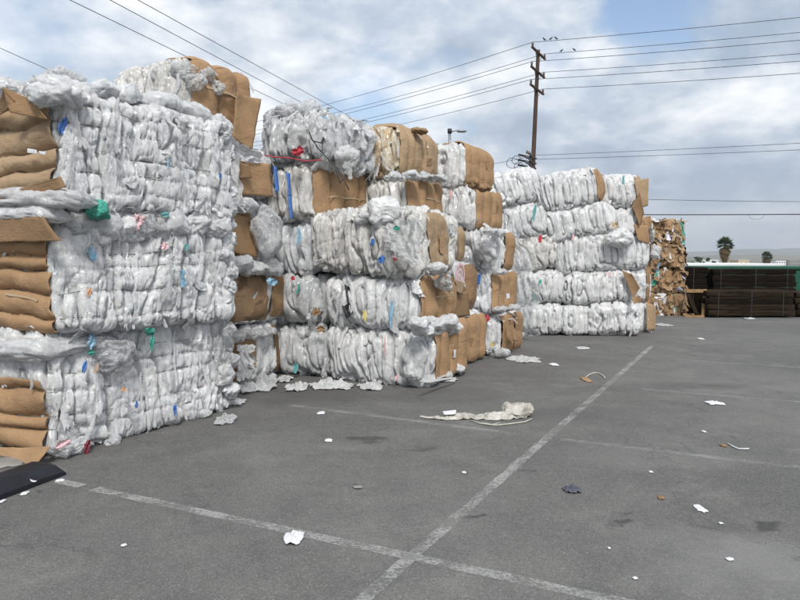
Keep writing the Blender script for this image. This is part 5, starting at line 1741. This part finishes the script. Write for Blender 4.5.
crumple('dark_rag', 'dark blue grey rag lying in the middle bay', 'rag', 572, 490.5, 19, 6, 'darkcloth', 60, None, 0.05)

# dirty sack with a knotted head and a long tail
sk = thing('dirty_sack', 'long dirty cream sack with trailing cords on the asphalt by the long line', 'sack', tuple(G(480, 419)))
pts = [(421, 417, 0.012), (432, 418.5, 0.02), (442, 419, 0.03), (450, 419, 0.035), (460, 418, 0.05), (470, 418, 0.045), (478, 419, 0.035), (486, 418, 0.05), (495, 418.5, 0.055), (505, 417.5, 0.055), (514, 416.5, 0.072), (522, 416, 0.068), (529, 417, 0.04)]
P = np.array([G(x, y) + np.array((0, 0, r_ * 0.75)) for x, y, r_ in pts])
L = np.linspace(0, 1, len(P))
t_ = np.linspace(0, 1, 90)
C = np.stack([np.interp(t_, L, P[:, k]) for k in range(3)], 1)
r_ = np.interp(t_, L, [p[2] for p in pts])
T = np.gradient(C, axis=0)
T /= np.linalg.norm(T, axis=1)[:, None]
S = np.stack([-T[:, 1], T[:, 0], 0 * T[:, 0]], 1)
nb = 30
v = np.linspace(-1, 1, nb)
V = (C[:, None, :] + S[:, None, :] * (v[None, :] * (r_ * 1.9)[:, None])[:, :, None]).reshape(-1, 3)
rr = np.repeat(r_, nb)
vv = np.tile(v, len(C))
q = V * np.array((9, 9, 0)) + 3
q2 = V * np.array((26, 26, 0)) + 8
V[:, :2] += (vn(q * 0.8)[:, :2] * 0.6) * rr[:, None]
V[:, 2] = 0.006 + rr * (0.75 * (1 - vv ** 2) + 0.9 * (0.25 - np.abs(pn(q))) + 0.55 * (0.22 - np.abs(pn(q2)))).clip(0)
obj('sack_body', to_local(sk, V), grid_quads(len(C), nb), 'sack', sk)
V, F = puff(G(517, 416) + np.array((0, 0, 0.055)), (0.15, 0.12, 0.07), 5.3, 0.5)
V[:, 2] = np.maximum(V[:, 2], 0.004)
obj('sack_knot', to_local(sk, V), F, 'sack', sk)
pix_flap('white_patch', [(443, 417), (456, 416), (455, 420), (444, 420)], lambda x, y: G(x, y) + np.array((0, 0, 0.055)), 'paper', None, bow=0.003, wr=0.006)
wp = bpy.data.objects['white_patch']
wp.data.transform(Matrix(np.linalg.inv(mat_of(sk)).tolist()))
wp.parent = sk
for path in (((482, 424), (495, 426.5), (510, 425), (525, 423), (532, 420)), ((470, 421), (480, 424.5), (492, 426), (500, 424))):
    V, F = tube([G(x, y) + np.array((0, 0, 0.012)) for x, y in path], 0.006, 6)
    obj('cord', to_local(sk, V), F, 'rope', sk)

st = obj('curled_string', *tube([G(x, y) + np.array((0, 0, 0.012)) for x, y in ((586, 378), (589, 375.5), (594, 373.5), (599, 374), (603, 376.5), (605, 379))], 0.007, 6), 'rope')
st['label'], st['category'] = 'pale curled string lying by the far end of the long line', 'string'
st = obj('white_string', *tube([G(x, y) + np.array((0, 0, 0.01)) for x, y in ((728, 444.5), (733, 447.5), (739, 450), (745, 450), (749, 449.8))], 0.006, 6), 'paper')
st['label'], st['category'] = 'short white string lying above the faded line at right', 'string'

# black rubber block by the nearest stack
e0, e1 = G(66, 475), G(-30, 512)
f0 = G(52, 462.5)
along = (e1 - e0) / np.linalg.norm(e1 - e0)
across = f0 - e0
across -= along * (across @ along)
wd = np.linalg.norm(across)
across /= wd
nL, prof = 26, [(0.0, 0.0), (0.0, 0.035), (0.06, 0.085), (0.12, 0.098), (wd - 0.10, 0.098), (wd - 0.03, 0.07), (wd, 0.0)]
V = []
LL = np.linalg.norm(e1 - e0)
for i in range(nL):
    s_ = i / (nL - 1)
    hs = 1.0 if i > 1 else (0.55, 0.9)[i]
    for (a, z) in prof:
        V.append(e0 + along * (s_ * LL) + across * a + np.array((0, 0, z * hs)))
V = np.array(V)
V[:, :2] += 0.004 * vn(V * 4)[:, :2]
V[:, 2] = np.maximum(0, V[:, 2] + 0.006 * pn(V * 5))
F = [tuple(q) for q in grid_quads(nL, len(prof))] + [tuple(range(len(prof)))]
o = obj('rubber_kerb', V - e0, F, 'rubber', smooth=False)
o.location = tuple(e0)
o['label'], o['category'] = 'black rubber kerb block lying at the foot of the nearest stack', 'kerb block'
top = lambda x, y: G(x, y, 0.107)
for i, (x, y, w, h, lb_) in enumerate(((25, 494, 7, 4, 'white paper tag stuck on the front edge of the black kerb block'), (60, 481, 8, 2.5, 'white torn paper at the right end of the black kerb block'), (2, 502, 5, 4, 'white paper bit beside the black kerb block at the left edge'))):
    crumple('paper_scrap', lb_, 'litter', x, y, w, h, 'paper', 70 + i, PS, 0.01, 10, 10)
o = pix_flap('paper_scrap', [(30, 479), (37, 480.5), (36, 481.5), (31, 481)], top, 'paper', None, bow=0.004, wr=0.003, thick=0.002)
o['label'], o['category'], o['group'] = 'small pale paper slip lying on top of the black kerb block', 'litter', PS
crumple('concrete_patch', 'pale grey mortar patch on the ground behind the black kerb block', 'patch', 2, 463, 44, 10, 'concrete', 80, None, 0.004, 14, 14)

# ------------------------------------------------------------------ the air: far hills fade into it
V, F = box((0, 1500, 145), (16400, 10600, 322))
hz = obj('haze', V, F, [], smooth=False, kind='stuff')
hm = bpy.data.materials.new('haze')
hm.use_nodes = True
hm.node_tree.nodes.clear()
hn = NT(hm.node_tree)
vol = hn.n('ShaderNodeVolumePrincipled', {'Color': (0.86, 0.92, 1.0, 1), 'Density': 0.00024, 'Anisotropy': 0.2})
ho = hn.n('ShaderNodeOutputMaterial')
hn.t.links.new(vol.outputs[0], ho.inputs['Volume'])
hz.data.materials.append(hm)
